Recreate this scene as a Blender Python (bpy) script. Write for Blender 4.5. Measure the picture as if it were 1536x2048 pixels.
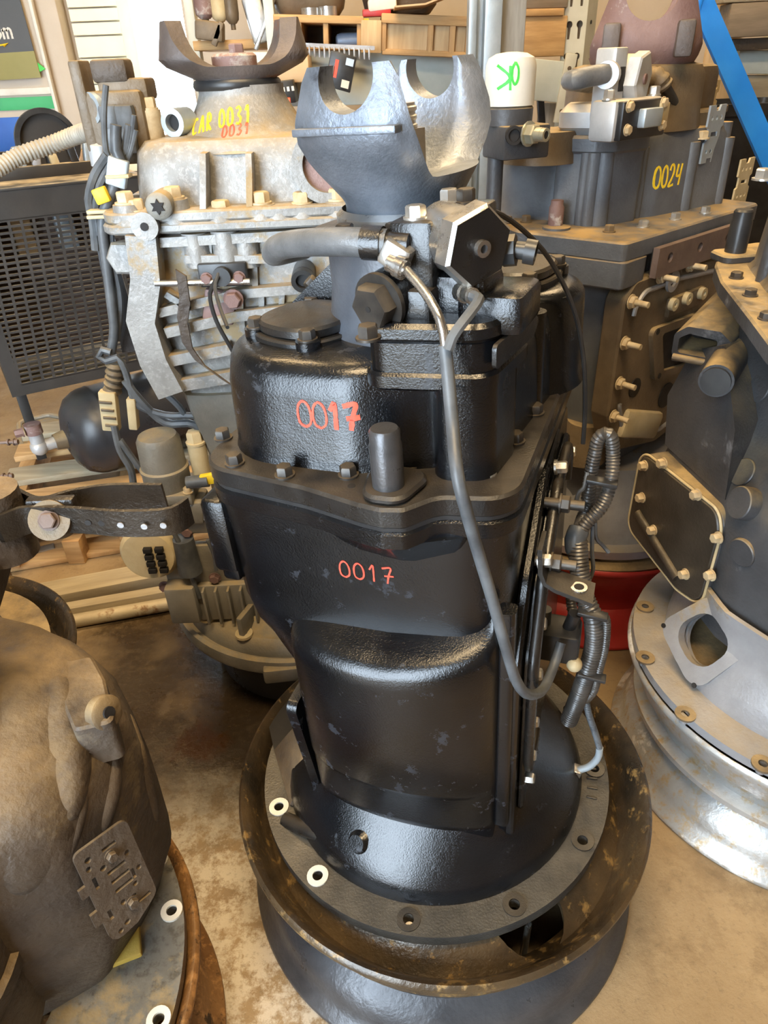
import bpy, bmesh, math, random
from mathutils import Vector as V, Matrix as MX, geometry
from mathutils.bvhtree import BVHTree
random.seed(7)
for o in list(bpy.data.objects): bpy.data.objects.remove(o)
scn = bpy.context.scene
COL = scn.collection
PI = math.pi
def R(d): return math.radians(d)

# ------------------------------------------------------------------ camera
FPX = 1400.0; PITCH = R(32.6); ROLL = R(-2.2)
CAM = V((-0.0767, -0.7344, 1.2003))
FWD = V((0, math.cos(PITCH), -math.sin(PITCH))); _r0 = V((1, 0, 0)); _u0 = _r0.cross(FWD)
CR = math.cos(ROLL)*_r0 + math.sin(ROLL)*_u0
CU = -math.sin(ROLL)*_r0 + math.cos(ROLL)*_u0
cd = bpy.data.cameras.new('camera'); cam = bpy.data.objects.new('camera', cd); COL.objects.link(cam)
cd.sensor_fit = 'VERTICAL'; cd.sensor_height = 36.0; cd.lens = 36.0*FPX/2048; cd.clip_start = .02; cd.clip_end = 100
mw = MX((CR, CU, -FWD)).transposed().to_4x4(); mw.translation = CAM; cam.matrix_world = mw
scn.camera = cam

# ------------------------------------------------------------------ light
w = bpy.data.worlds.new('sky'); scn.world = w; w.use_nodes = True
bg = w.node_tree.nodes['Background']; bg.inputs[0].default_value = (.72, .86, 1, 1); bg.inputs[1].default_value = 11.0
def area(name, loc, target, sx, sy, col, power):
    l = bpy.data.lights.new(name, 'AREA'); l.shape = 'RECTANGLE'; l.size = sx; l.size_y = sy; l.color = col; l.energy = power
    o = bpy.data.objects.new(name, l); COL.objects.link(o); o.location = loc
    o.rotation_euler = (V(target)-V(loc)).to_track_quat('-Z', 'Y').to_euler(); return o
area('ceiling_lamp_near', (-.1, -.75, 3.1), (-.1, -.75, 0), 1.6, .35, (1, .74, .42), 60)
area('ceiling_lamp_middle', (-.5, 1.1, 3.1), (-.5, 1.1, 0), 1.6, .35, (1, .70, .36), 46)
area('ceiling_lamp_far', (1.0, 2.2, 3.0), (1.0, 2.2, 0), .5, 2.2, (1, .72, .40), 32)
scn.view_settings.view_transform = 'Standard'; scn.view_settings.look = 'None'
scn.view_settings.gamma = 1; scn.view_settings.use_curve_mapping = False
scn.view_settings.exposure = .68

# ------------------------------------------------------------------ placing helpers (photo pixel -> point of a real plane)
def ray(x, y): return (x-768)/FPX*CR - (y-1024)/FPX*CU + FWD
def az(x, y, z):
    d = ray(x, y); return CAM + d*((z-CAM.z)/d.z)
def ay(x, y, Y):
    d = ray(x, y); return CAM + d*((Y-CAM.y)/d.y)
class Frame:
    def __init__(s, O, T, yaw):
        s.O = V(O); W = (V(T)-s.O).normalized(); U = V((0, 1, 0)).cross(W).normalized(); Vv = W.cross(U)
        a = R(yaw); e1 = math.cos(a)*U+math.sin(a)*Vv; e2 = -math.sin(a)*U+math.cos(a)*Vv
        s.M = MX((e1, e2, W)); s.mat = s.M.transposed().to_4x4(); s.mat.translation = s.O
    def pl(s, x, y, ax, c):
        d = s.M @ ray(x, y); o = s.M @ (CAM-s.O); return o+d*((c-o[ax])/d[ax])
    def z(s, x, y, c): return s.pl(x, y, 2, c)
    def y(s, x, y, c): return s.pl(x, y, 1, c)
    def x(s, x, y, c): return s.pl(x, y, 0, c)
    def loc(s, p): return s.M @ (V(p)-s.O)

# ------------------------------------------------------------------ mesh helpers
def basis(n, up=None):
    n = V(n).normalized()
    a = V(up) if up is not None else (V((0, 0, 1)) if abs(n.z) < .9 else V((1, 0, 0)))
    x = a.cross(n).normalized(); y = n.cross(x); return x, y, n
def smooth_path(pts, step):
    pts = [V(p) for p in pts]
    if len(pts) == 2:
        n = max(2, int((pts[1]-pts[0]).length/step)+1); return [pts[0].lerp(pts[1], i/(n-1)) for i in range(n)]
    out = []; P = [pts[0]*2-pts[1]]+pts+[pts[-1]*2-pts[-2]]
    for i in range(1, len(P)-2):
        a, b, c, d = P[i-1:i+3]; n = max(1, int((c-b).length/step))
        for k in range(n):
            t = k/n; out.append(.5*((2*b)+(c-a)*t+(2*a-5*b+4*c-d)*t*t+(3*b-a-3*c+d)*t**3))
    out.append(pts[-1]); return out
def rpoly(pts, r, n=5):
    """round the corners of a polygon; r a number or one per corner"""
    out = []; m = len(pts)
    for i in range(m):
        p = V(pts[i][:2]); a = (V(pts[i-1][:2])-p); b = (V(pts[(i+1) % m][:2])-p)
        rr = r[i] if isinstance(r, (list, tuple)) else r
        la, lb = a.length, b.length; a.normalize(); b.normalize()
        ang = a.angle(b)
        if rr < 1e-6 or ang > 3.1: out.append((p.x, p.y)); continue
        t = min(rr/math.tan(ang/2), la*.49, lb*.49); r2 = t*math.tan(ang/2)
        c = p+(a+b).normalized()*(r2/math.sin(ang/2)); s = p+a*t-c; e = p+b*t-c
        a0 = math.atan2(s.y, s.x); a1 = math.atan2(e.y, e.x); da = (a1-a0+PI) % (2*PI)-PI
        for k in range(n+1):
            q = a0+da*k/n; out.append((c.x+r2*math.cos(q), c.y+r2*math.sin(q)))
    return out
def rect(x0, x1, y0, y1): return [(x0, y0), (x1, y0), (x1, y1), (x0, y1)]
def circle(cx, cy, r, n=24, ry=None, a0=0): return [(cx+r*math.cos(a0+2*PI*i/n), cy+(ry or r)*math.sin(a0+2*PI*i/n)) for i in range(n)]
def polar(poly, c, n):
    """resample a star-shaped polygon at n even angles about c"""
    out = []; m = len(poly); cx, cy = c
    for k in range(n):
        a = 2*PI*k/n; dx, dy = math.cos(a), math.sin(a); best = 0
        for i in range(m):
            x1, y1 = poly[i][0]-cx, poly[i][1]-cy; x2, y2 = poly[(i+1) % m][0]-cx, poly[(i+1) % m][1]-cy
            ex, ey = x2-x1, y2-y1; den = dx*ey-dy*ex
            if abs(den) < 1e-12: continue
            t = (x1*ey-y1*ex)/den; s = (x1*dy-y1*dx)/den
            if -1e-6 <= s <= 1+1e-6 and t > best: best = t
        out.append((cx+dx*best, cy+dy*best))
    return out

class MB:
    def __init__(s): s.v = []; s.f = []
    def add(s, vs, fs):
        b = len(s.v); s.v += [V(p) for p in vs]; s.f += [tuple(b+i for i in q) for q in fs]; return s
    def loft(s, rings, cap0=True, cap1=True, closed=True, wrap=False):
        n = len(rings[0]); vs = [p for r in rings for p in r]; fs = []
        m = len(rings)
        for i in range(m if wrap else m-1):
            i2 = (i+1) % m
            for k in range(n if closed else n-1):
                k2 = (k+1) % n; fs.append((i*n+k, i*n+k2, i2*n+k2, i2*n+k))
        if cap0 and not wrap: fs.append(tuple(reversed(range(n))))
        if cap1 and not wrap: fs.append(tuple((m-1)*n+k for k in range(n)))
        return s.add(vs, fs)
    def box(s, c, size, rot=None, bev=0.0):
        hx, hy, hz = [q/2 for q in size]; c = V(c); Rm = rot or MX.Identity(3)
        b = min(bev, hx*.45, hy*.45, hz*.45)
        if b <= 0:
            P = [(x, y, z) for z in (-hz, hz) for y in (-hy, hy) for x in (-hx, hx)]
            return s.add([c+Rm @ V(p) for p in P], [(0, 2, 3, 1), (4, 5, 7, 6), (0, 1, 5, 4), (2, 6, 7, 3), (0, 4, 6, 2), (1, 3, 7, 5)])
        def ring(ix, iy, z): return [c+Rm @ V((x, y, z)) for x, y in rpoly(rect(-ix, ix, -iy, iy), b, 2)]
        def inner(z, k): return [c+Rm @ V((x, y, z)) for x, y in rpoly(rect(-hx+k, hx-k, -hy+k, hy-k), max(b-k, b*.15), 2)]
        return s.loft([inner(-hz, b*.8), inner(-hz+b*.25, b*.25), inner(-hz+b*.9, 0), inner(hz-b*.9, 0), inner(hz-b*.25, b*.25), inner(hz, b*.8)])
    def cyl(s, p0, p1, r0, r1=None, n=20, cap=True, bev=0):
        p0, p1 = V(p0), V(p1); r1 = r0 if r1 is None else r1; x, y, d = basis(p1-p0); L = (p1-p0).length
        st = [(0, r0), (L, r1)]
        if bev: st = [(0, r0-bev), (bev, r0), (L-bev, r1), (L, r1-bev)]
        return s.loft([[p0+d*t+(x*math.cos(2*PI*k/n)+y*math.sin(2*PI*k/n))*r for k in range(n)] for t, r in st], cap, cap)
    def ring(s, p0, p1, ro, ri, n=24):
        p0, p1 = V(p0), V(p1); x, y, d = basis(p1-p0)
        c = lambda p, r: [p+(x*math.cos(2*PI*k/n)+y*math.sin(2*PI*k/n))*r for k in range(n)]
        return s.loft([c(p0, ro), c(p1, ro), c(p1, ri), c(p0, ri)], wrap=True)
    def lathe(s, prof, n=48, c=(0, 0, 0), ax=(0, 0, 1), cap0=False, cap1=False, wrap=False, sx=1, sy=1, rot=0):
        c = V(c); x, y, d = basis(ax)
        if abs(d.z) > .999: x, y = V((1, 0, 0)), V((0, 1, 0))*(1 if d.z > 0 else -1)
        return s.loft([[c+d*z+(x*math.cos(2*PI*k/n+rot)*sx+y*math.sin(2*PI*k/n+rot)*sy)*r for k in range(n)] for r, z in prof], cap0, cap1, wrap=wrap)
    def tube(s, pts, r, n=10, step=None, cap=True, rf=None):
        P = smooth_path(pts, step) if step else [V(p) for p in pts]
        m = len(P); T = [(P[min(i+1, m-1)]-P[max(i-1, 0)]).normalized() for i in range(m)]
        x, y, _ = basis(T[0]); rings = []; L = 0
        for i in range(m):
            if i:
                q = T[i-1].rotation_difference(T[i]); x = q @ x; L += (P[i]-P[i-1]).length
            yy = T[i].cross(x); rr = rf(L) if rf else (r[i] if isinstance(r, (list, tuple)) else r)
            rings.append([P[i]+(x*math.cos(2*PI*k/n)+yy*math.sin(2*PI*k/n))*rr for k in range(n)])
        return s.loft(rings, cap, cap)
    def corr(s, pts, r, pitch=.006, amp=.0018, n=12):
        P = smooth_path(pts, pitch/4)
        return s.tube(P, r, n, rf=lambda L: r-amp*(.5+.5*math.cos(2*PI*L/pitch)))
    def strip(s, pts, nrm, wid, th):
        """flat bar of width wid along axis nrm, thickness th, following a path"""
        P = [V(p) for p in pts]; m = len(P); nrm = V(nrm).normalized(); rings = []
        for i in range(m):
            t = (P[min(i+1, m-1)]-P[max(i-1, 0)]).normalized(); b = t.cross(nrm).normalized()
            a = nrm*wid/2; c = b*th/2; rings.append([P[i]+a+c, P[i]-a+c, P[i]-a-c, P[i]+a-c])
        return s.loft(rings)
    def prism(s, poly, z0, z1, M=None, bev=0.0, holes=()):
        """extrude a 2D outline (with holes) from z0 to z1 in the frame M"""
        M = M or MX.Identity(4)
        if len(holes) == 0:
            if bev:
                ar = sum(poly[i-1][0]*poly[i][1]-poly[i][0]*poly[i-1][1] for i in range(len(poly)))
                if ar < 0: poly = poly[::-1]
                m = len(poly); ins = []
                for i in range(m):
                    a, p, b = V(poly[i-1][:2]), V(poly[i][:2]), V(poly[(i+1) % m][:2])
                    e1 = (p-a).normalized(); e2 = (b-p).normalized(); n1 = V((-e1.y, e1.x)); n2 = V((-e2.y, e2.x)); nn = (n1+n2)
                    nn = nn/max(.3, nn.length_squared/2); ins.append(p+nn*bev)
                lo, hi = min(z0, z1), max(z0, z1)
                return s.loft([[M @ V((p[0], p[1], z)) for p in q] for q, z in ((ins, lo), (poly, lo+bev), (poly, hi-bev), (ins, hi))])
            return s.loft([[M @ V((p[0], p[1], z)) for p in poly] for z in (z0, z1)])
        loops = [[V((p[0], p[1], 0)) for p in poly]]+[[V((p[0], p[1], 0)) for p in h] for h in holes]
        flat = [p for l in loops for p in l]; tri = geometry.tessellate_polygon(loops); n = len(flat)
        fs = [tuple(t) for t in tri]+[tuple(n+i for i in reversed(t)) for t in tri]; b = 0
        for l in loops:
            k = len(l); fs += [(b+i, b+(i+1) % k, n+b+(i+1) % k, n+b+i) for i in range(k)]; b += k
        return s.add([M @ V((p.x, p.y, z)) for z in (z0, z1) for p in flat], fs)
    def ball(s, c, r, n=16, sc=(1, 1, 1), half=False):
        m = n//2; rings = []
        for i in range(1, m):
            a = PI*i/m
            if half and a > PI/2+1e-6: break
            rings.append([V(c)+V((r*math.sin(a)*math.cos(2*PI*k/n)*sc[0], r*math.sin(a)*math.sin(2*PI*k/n)*sc[1], r*math.cos(a)*sc[2])) for k in range(n)])
        return s.loft(rings)
    def bolt(s, p, d, r=.009, h=.009, washer=True):
        p = V(p); x, y, d = basis(d)
        if washer: s.cyl(p, p+d*h*.22, r*1.22, n=14); p = p+d*h*.22
        hexr = lambda q, t: [p+d*t+(x*math.cos(PI*k/3)+y*math.sin(PI*k/3))*q for k in range(6)]
        return s.loft([hexr(r, 0), hexr(r, h*.85), hexr(r*.86, h)])
    def xf(s, M): s.v = [M @ p for p in s.v]; return s
    def mesh(s, name, mat=None, ang=38):
        me = bpy.data.meshes.new(name); me.from_pydata([tuple(p) for p in s.v], [], s.f); me.validate()
        bm = bmesh.new(); bm.from_mesh(me); bmesh.ops.recalc_face_normals(bm, faces=bm.faces); bm.to_mesh(me); bm.free()
        me.polygons.foreach_set('use_smooth', [True]*len(me.polygons)); me.set_sharp_from_angle(angle=R(ang))
        if mat: me.materials.append(mat)
        return me
    def build(s, name, mat, parent=None, ang=38, label=None, sub=0):
        o = bpy.data.objects.new(name, s.mesh(name, mat, ang)); COL.objects.link(o)
        if parent: o.parent = parent
        if label: o['label'] = label
        if sub:
            md = o.modifiers.new('sub', 'SUBSURF'); md.levels = sub; md.render_levels = sub
        return o
def cut(ob, cutter, op='DIFFERENCE'):
    """bake a boolean into ob's own mesh"""
    me = cutter.mesh('cutter'); c = bpy.data.objects.new('cutter', me); COL.objects.link(c)
    if ob.parent: c.parent = ob.parent
    md = ob.modifiers.new('b', 'BOOLEAN'); md.object = c; md.operation = op; md.solver = 'EXACT'
    bpy.context.view_layer.update()
    nm = bpy.data.meshes.new_from_object(ob.evaluated_get(bpy.context.evaluated_depsgraph_get()))
    ob.modifiers.remove(md); old = ob.data; ob.data = nm; nm.name = old.name
    bpy.data.objects.remove(c); bpy.data.meshes.remove(old)
    nm.polygons.foreach_set('use_smooth', [True]*len(nm.polygons)); nm.set_sharp_from_angle(angle=R(38)); return ob
def tag(o, label, cat, group=None):
    o['label'] = label; o['category'] = cat
    if group: o['group'] = group
    return o
def thing(name, label, cat, mat=None, loc=(0, 0, 0), group=None):
    o = bpy.data.objects.new(name, None); COL.objects.link(o); o.empty_display_size = .05
    o.matrix_world = mat if mat is not None else MX.Translation(V(loc)); return tag(o, label, cat, group)
def hit(obs, fr, px, py):
    """point and normal where the sight line through a photo pixel meets the parts obs of a thing in frame fr"""
    o = fr.M @ (CAM-fr.O); d = (fr.M @ ray(px, py)).normalized(); best = None
    for ob in obs:
        t = BVHTree.FromPolygons([v.co.copy() for v in ob.data.vertices], [tuple(p.vertices) for p in ob.data.polygons]); h = t.ray_cast(o, d)
        if h[0] is not None and (best is None or h[3] < best[2]): best = (h[0], h[1] if h[1].dot(d) < 0 else -h[1], h[3])
    return best[0], best[1]
def struct(o): o['kind'] = 'structure'; return o
_bm = {}
def bolt(parent, p, d, r=.009, h=.009, mat=None, name='bolt', label=None, tw=0):
    """a hex bolt head of its own, all alike ones share one mesh"""
    k = (round(r, 4), round(h, 4), mat.name)
    if k not in _bm: _bm[k] = MB().bolt((0, 0, 0), (0, 0, 1), r, h).mesh('bolt', mat)
    o = bpy.data.objects.new(name, _bm[k]); COL.objects.link(o); o.parent = parent
    x, y, d = basis(d); m = MX((x, y, d)).transposed().to_4x4() @ MX.Rotation(tw or random.uniform(0, 1), 4, 'Z'); m.translation = V(p); o.matrix_local = m
    if label: o['label'] = label
    return o
# ------------------------------------------------------------------ materials
def pmat(name, c1, c2=None, scale=5, rough=(.45, .65), metal=0, bump=.15, bscale=140, spots=None, sscale=14, sthr=.6, dust=None, damt=.6, coat=0, det=6, fine=None, spec=.5, bump2=0, bscale2=20, bd=.30):
    m = bpy.data.materials.new(name); m.use_nodes = True; nt = m.node_tree; N = nt.nodes; L = nt.links
    b = N['Principled BSDF']; tc = N.new('ShaderNodeTexCoord')
    def noise(sc, dt=4, ro=.6, off=0):
        n = N.new('ShaderNodeTexNoise'); n.inputs['Scale'].default_value = sc; n.inputs['Detail'].default_value = dt; n.inputs['Roughness'].default_value = ro
        if off:
            mp = N.new('ShaderNodeMapping'); mp.inputs['Location'].default_value = (off, off*.7, -off); L.new(tc.outputs['Object'], mp.inputs[0]); L.new(mp.outputs[0], n.inputs[0])
        else: L.new(tc.outputs['Object'], n.inputs[0])
        return n.outputs[0]
    def ramp(src, a, bb, v0=0, v1=1):
        r = N.new('ShaderNodeMapRange'); r.inputs[1].default_value = a; r.inputs[2].default_value = bb; r.inputs[3].default_value = v0; r.inputs[4].default_value = v1; L.new(src, r.inputs[0]); return r.outputs[0]
    def mix(f, a, bb):
        n = N.new('ShaderNodeMix'); n.data_type = 'RGBA'
        if hasattr(f, 'node'): L.new(f, n.inputs[0])
        else: n.inputs[0].default_value = f
        for s, i in ((a, 6), (bb, 7)):
            if hasattr(s, 'node'): L.new(s, n.inputs[i])
            else: n.inputs[i].default_value = (*s, 1)
        return n.outputs[2]
    n1 = noise(scale, det); col = mix(ramp(n1, .35, .65), c1, c2 or c1)
    rg = ramp(noise(scale*1.7, 5, .65, 3.1), .3, .7, rough[0], rough[1])
    if fine:
        col = mix(ramp(noise(bscale*.6, 3, .7, 1.3), .5, .68), col, fine)
    if spots:
        sp = ramp(noise(sscale, 7, .7, 7.7), sthr, sthr+.08); col = mix(sp, col, spots)
        a = N.new('ShaderNodeMath'); a.operation = 'MULTIPLY_ADD'; a.inputs[1].default_value = .25; L.new(sp, a.inputs[0]); L.new(rg, a.inputs[2]); rg = a.outputs[0]
    if dust:
        g = N.new('ShaderNodeNewGeometry'); sx = N.new('ShaderNodeSeparateXYZ'); L.new(g.outputs['Normal'], sx.inputs[0])
        up = ramp(sx.outputs[2], .25, .9); nn = ramp(noise(scale*2.2, 6, .65, 5.5), .3, .62, 0, damt)
        mu = N.new('ShaderNodeMath'); mu.operation = 'MULTIPLY'; L.new(up, mu.inputs[0]); L.new(nn, mu.inputs[1])
        col = mix(mu.outputs[0], col, dust)
        a = N.new('ShaderNodeMath'); a.operation = 'MULTIPLY_ADD'; a.inputs[1].default_value = .4; L.new(mu.outputs[0], a.inputs[0]); L.new(rg, a.inputs[2]); rg = a.outputs[0]
    L.new(col, b.inputs['Base Color']); L.new(rg, b.inputs['Roughness']); b.inputs['Metallic'].default_value = metal
    b.inputs['Coat Weight'].default_value = coat; b.inputs['Coat Roughness'].default_value = .15; b.inputs['Specular IOR Level'].default_value = spec
    if bump:
        bp = N.new('ShaderNodeBump'); bp.inputs['Strength'].default_value = bump; bp.inputs['Distance'].default_value = bd/bscale
        L.new(noise(bscale, 3, .6), bp.inputs['Height'])
        if bump2:
            b2 = N.new('ShaderNodeBump'); b2.inputs['Strength'].default_value = bump2; b2.inputs['Distance'].default_value = .06/bscale2
            L.new(noise(bscale2, 4, .6), b2.inputs['Height']); L.new(bp.outputs[0], b2.inputs['Normal']); L.new(b2.outputs[0], b.inputs['Normal'])
        else: L.new(bp.outputs[0], b.inputs['Normal'])
    return m
M = {}
M['black'] = pmat('oily_black_casting', (.0025, .0028, .0035), (.006, .0068, .0085), 9, (.10, .26), 0, 1.0, 480, spots=(.022, .025, .032), sscale=30, sthr=.60, coat=.15, spec=.5, bump2=.3, bscale2=26, bd=.19)
M['blackdust'] = pmat('dusty_black_casting', (.006, .006, .0065), (.015, .014, .013), 12, (.2, .4), 0, .8, 420, dust=(.07, .054, .036), damt=.45, bd=.2, coat=.15, spec=.6)
M['steelgrey'] = pmat('grey_forged_steel', (.13, .15, .18), (.27, .295, .34), 12, (.32, .55), .55, .5, 240, spots=(.03, .03, .035), sscale=9, sthr=.6)
M['boltblack'] = pmat('black_bolt', (.03, .028, .026), (.07, .06, .05), 30, (.3, .5), .4, .1, 300, dust=(.2, .15, .09), damt=.5)
M['boltsteel'] = pmat('bright_bolt', (.45, .44, .42), (.62, .6, .55), 40, (.25, .45), .8, .1, 300)
M['bolttan'] = pmat('dusty_bolt', (.40, .30, .17), (.58, .47, .30), 40, (.5, .8), .1, .15, 300)
M['chrome'] = pmat('worn_chrome', (.35, .33, .31), (.6, .57, .52), 30, (.15, .35), .9, .1, 200)
M['machined'] = pmat('machined_steel', (.34, .33, .31), (.55, .53, .5), 16, (.22, .42), .85, .15, 200, spots=(.05, .045, .04), sscale=16, sthr=.63)
M['hose'] = pmat('grey_braided_hose', (.09, .095, .10), (.17, .175, .18), 30, (.3, .5), .2, .6, 420)
M['loom'] = pmat('black_loom', (.03, .028, .025), (.07, .06, .05), 30, (.28, .45), 0, .1, 200, spec=.7)
M['cable'] = pmat('grey_cable', (.055, .06, .066), (.11, .118, .125), 26, (.35, .55), 0, .1, 200)
M['plastic'] = pmat('black_plastic', (.014, .014, .015), (.03, .03, .03), 20, (.3, .45), 0, .05, 200)
M['coverdark'] = pmat('oily_brown_black_plate', (.03, .025, .019), (.06, .05, .038), 8, (.3, .5), .1, .4, 160, dust=(.2, .15, .08), damt=.4)
M['darksteel'] = pmat('dark_worn_steel', (.05, .05, .054), (.10, .10, .105), 20, (.25, .42), .6, .3, 260)
M['hole_shade'] = pmat('painted_hole_shade', (.006, .005, .005), (.012, .01, .009), 10, (.6, .8), 0, .1, 60)  # near-black colour that stands for the shade inside holes, slots and recesses
M['red'] = pmat('red_marker_paint', (.85, .10, .05), (.75, .06, .03), 60, (.45, .6), 0, .3, 300)
M['yellow'] = pmat('yellow_marker_paint', (.85, .62, .03), (.8, .55, .02), 60, (.45, .6), 0, .3, 300)
M['green'] = pmat('green_marker_paint', (.06, .55, .07), (.04, .45, .05), 60, (.4, .6), 0, .2, 300)
M['rimblack'] = pmat('oily_steel_wheel', (.022, .018, .014), (.10, .068, .035), 7, (.22, .45), .25, .5, 120, spots=(.26, .165, .06), sscale=34, sthr=.56, coat=.25)
M['rimside'] = pmat('grey_steel_wheel_barrel', (.045, .045, .048), (.11, .11, .115), 7, (.25, .45), .4, .3, 90, spots=(.32, .29, .25), sscale=18, sthr=.66)
M['rimrust'] = pmat('rusty_steel_wheel', (.16, .075, .025), (.30, .16, .06), 10, (.5, .8), .1, .5, 110, spots=(.05, .03, .015), sscale=26, sthr=.55, fine=(.42, .22, .08))
M['rimsilver'] = pmat('scratched_silver_wheel', (.30, .29, .27), (.46, .46, .45), 6, (.3, .5), .45, .25, 80, spots=(.72, .72, .70), sscale=10, sthr=.57, fine=(.38, .28, .15))
M['rimred'] = pmat('red_painted_wheel', (.30, .012, .01), (.40, .03, .02), 7, (.3, .5), 0, .2, 80, spots=(.12, .02, .015), sscale=8, sthr=.62)
M['alu'] = pmat('dirty_cast_aluminium', (.20, .195, .185), (.31, .305, .29), 14, (.4, .65), .3, .6, 200, spots=(.33, .245, .135), sscale=10, sthr=.55, dust=(.36, .26, .125), damt=.85, fine=(.34, .33, .315))
M['alugrey'] = pmat('dull_cast_aluminium', (.16, .152, .13), (.26, .245, .21), 9, (.45, .65), .3, .5, 180, dust=(.42, .31, .15), damt=.7)
M['rustgrey'] = pmat('rusty_forged_steel', (.075, .062, .058), (.14, .115, .105), 12, (.45, .7), .3, .5, 200, spots=(.20, .10, .06), sscale=12, sthr=.58)
M['rustpink'] = pmat('rust_red_forging', (.15, .085, .075), (.24, .155, .14), 8, (.5, .75), .1, .5, 160, spots=(.42, .39, .37), sscale=12, sthr=.58)
M['blue_grey'] = pmat('grey_painted_casting', (.07, .075, .085), (.13, .14, .155), 8, (.35, .55), .1, .5, 200, spots=(.2, .13, .09), sscale=7, sthr=.66, dust=(.42, .28, .11), damt=.9)
M['browncast'] = pmat('oil_browned_casting', (.085, .062, .038), (.17, .125, .075), 8, (.4, .62), .1, .5, 160, dust=(.40, .29, .14), damt=.7)
M['dustcast'] = pmat('brown_dusty_casting', (.04, .029, .021), (.085, .062, .042), 7, (.45, .7), .0, .7, 110, spots=(.12, .09, .055), sscale=9, sthr=.56, dust=(.23, .165, .09), damt=.85, bump2=.8, bscale2=16)
M['darkcast'] = pmat('dark_grey_casting', (.032, .032, .034), (.068, .068, .072), 7, (.35, .55), .1, .45, 170, spots=(.16, .16, .165), sscale=7, sthr=.6, dust=(.44, .32, .15), damt=.85)
M['bellgrey'] = pmat('grey_bell_casting', (.24, .24, .25), (.38, .38, .39), 7, (.35, .55), .4, .4, 160, spots=(.32, .25, .15), sscale=6, sthr=.57, dust=(.36, .28, .16), damt=.45)
M['tan'] = pmat('tan_dusty_paint', (.42, .33, .18), (.55, .45, .27), 12, (.5, .75), 0, .3, 140)
M['brace'] = pmat('brown_steel_bar', (.11, .075, .06), (.18, .125, .10), 14, (.5, .7), .2, .3, 160)
M['galv'] = pmat('galvanised_steel', (.33, .39, .44), (.48, .54, .58), 8, (.35, .55), .5, .15, 80)
M['cream'] = pmat('cream_rack_paint', (.46, .46, .385), (.55, .55, .47), 8, (.45, .6), 0, .1, 80, spots=(.45, .36, .22), sscale=7, sthr=.68)
M['beamgrey'] = pmat('pale_green_grey_paint', (.43, .48, .455), (.52, .56, .53), 8, (.45, .6), 0, .1, 80, spots=(.45, .40, .30), sscale=9, sthr=.68)
M['blue'] = pmat('blue_painted_steel', (.01, .17, .62), (.02, .22, .72), 8, (.35, .5), 0, .1, 80)
M['white'] = pmat('white_dusty_paint', (.56, .535, .465), (.66, .64, .58), 9, (.45, .6), 0, .15, 90, spots=(.62, .50, .33), sscale=12, sthr=.64)
M['whitealu'] = pmat('white_cast_aluminium', (.37, .385, .40), (.5, .51, .52), 14, (.35, .55), .35, .3, 200, dust=(.55, .42, .22), damt=.6)
M['blackbox'] = pmat('black_powder_coat', (.02, .018, .016), (.035, .03, .026), 8, (.4, .6), 0, .1, 120, dust=(.40, .33, .22), damt=.95)
M['tank'] = pmat('black_painted_tank', (.02, .022, .027), (.04, .043, .05), 5, (.22, .4), 0, .1, 80, dust=(.14, .11, .07), damt=.4)
def wood(name, c1, c2, ax=0, sc=1):
    m = bpy.data.materials.new(name); m.use_nodes = True; nt = m.node_tree; N = nt.nodes; L = nt.links; b = N['Principled BSDF']
    tc = N.new('ShaderNodeTexCoord'); mp = N.new('ShaderNodeMapping'); s = [34*sc]*3; s[ax] = 3*sc; mp.inputs['Scale'].default_value = s
    n = N.new('ShaderNodeTexNoise'); n.inputs['Scale'].default_value = 1; n.inputs['Detail'].default_value = 7; n.inputs['Roughness'].default_value = .65
    r = N.new('ShaderNodeValToRGB'); r.color_ramp.elements[0].position = .35; r.color_ramp.elements[1].position = .68
    r.color_ramp.elements[0].color = (*c1, 1); r.color_ramp.elements[1].color = (*c2, 1)
    bp = N.new('ShaderNodeBump'); bp.inputs['Strength'].default_value = .3; bp.inputs['Distance'].default_value = .003
    L.new(tc.outputs['Object'], mp.inputs[0]); L.new(mp.outputs[0], n.inputs[0]); L.new(n.outputs[0], r.inputs[0]); L.new(r.outputs[0], b.inputs['Base Color'])
    L.new(n.outputs[0], bp.inputs['Height']); L.new(bp.outputs[0], b.inputs['Normal']); b.inputs['Roughness'].default_value = .75
    return m
M['wood'] = wood('pallet_wood', (.34, .19, .075), (.60, .38, .17)); M['woody'] = wood('pallet_wood_across', (.32, .18, .07), (.58, .37, .17), 1)
M['woodz'] = wood('upright_wood', (.34, .19, .08), (.58, .36, .16), 2); M['greywood'] = wood('weathered_grey_wood', (.22, .205, .18), (.40, .38, .34), 2)
M['greyplank'] = wood('dusty_grey_plank', (.27, .22, .145), (.44, .37, .25), 0); M['plywood'] = wood('plywood', (.42, .28, .14), (.58, .42, .24), 2)
M['brownwood'] = wood('dark_brown_wood', (.17, .13, .09), (.28, .22, .155), 0)
M['card'] = pmat('cardboard', (.52, .36, .20), (.60, .43, .26), 6, (.7, .85), 0, .1, 60)
M['wall'] = pmat('beige_wall_paint', (.46, .395, .315), (.53, .46, .375), 3, (.6, .75), 0, .1, 40)
M['siding'] = pmat('cream_siding_paint', (.86, .82, .60), (.92, .88, .68), 4, (.5, .65), 0, .1, 40, spots=(.7, .63, .42), sscale=9, sthr=.66)
M['ceil'] = pmat('dim_ceiling_boards', (.16, .14, .12), (.22, .195, .165), 3, (.7, .85), 0, .1, 20)

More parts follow.
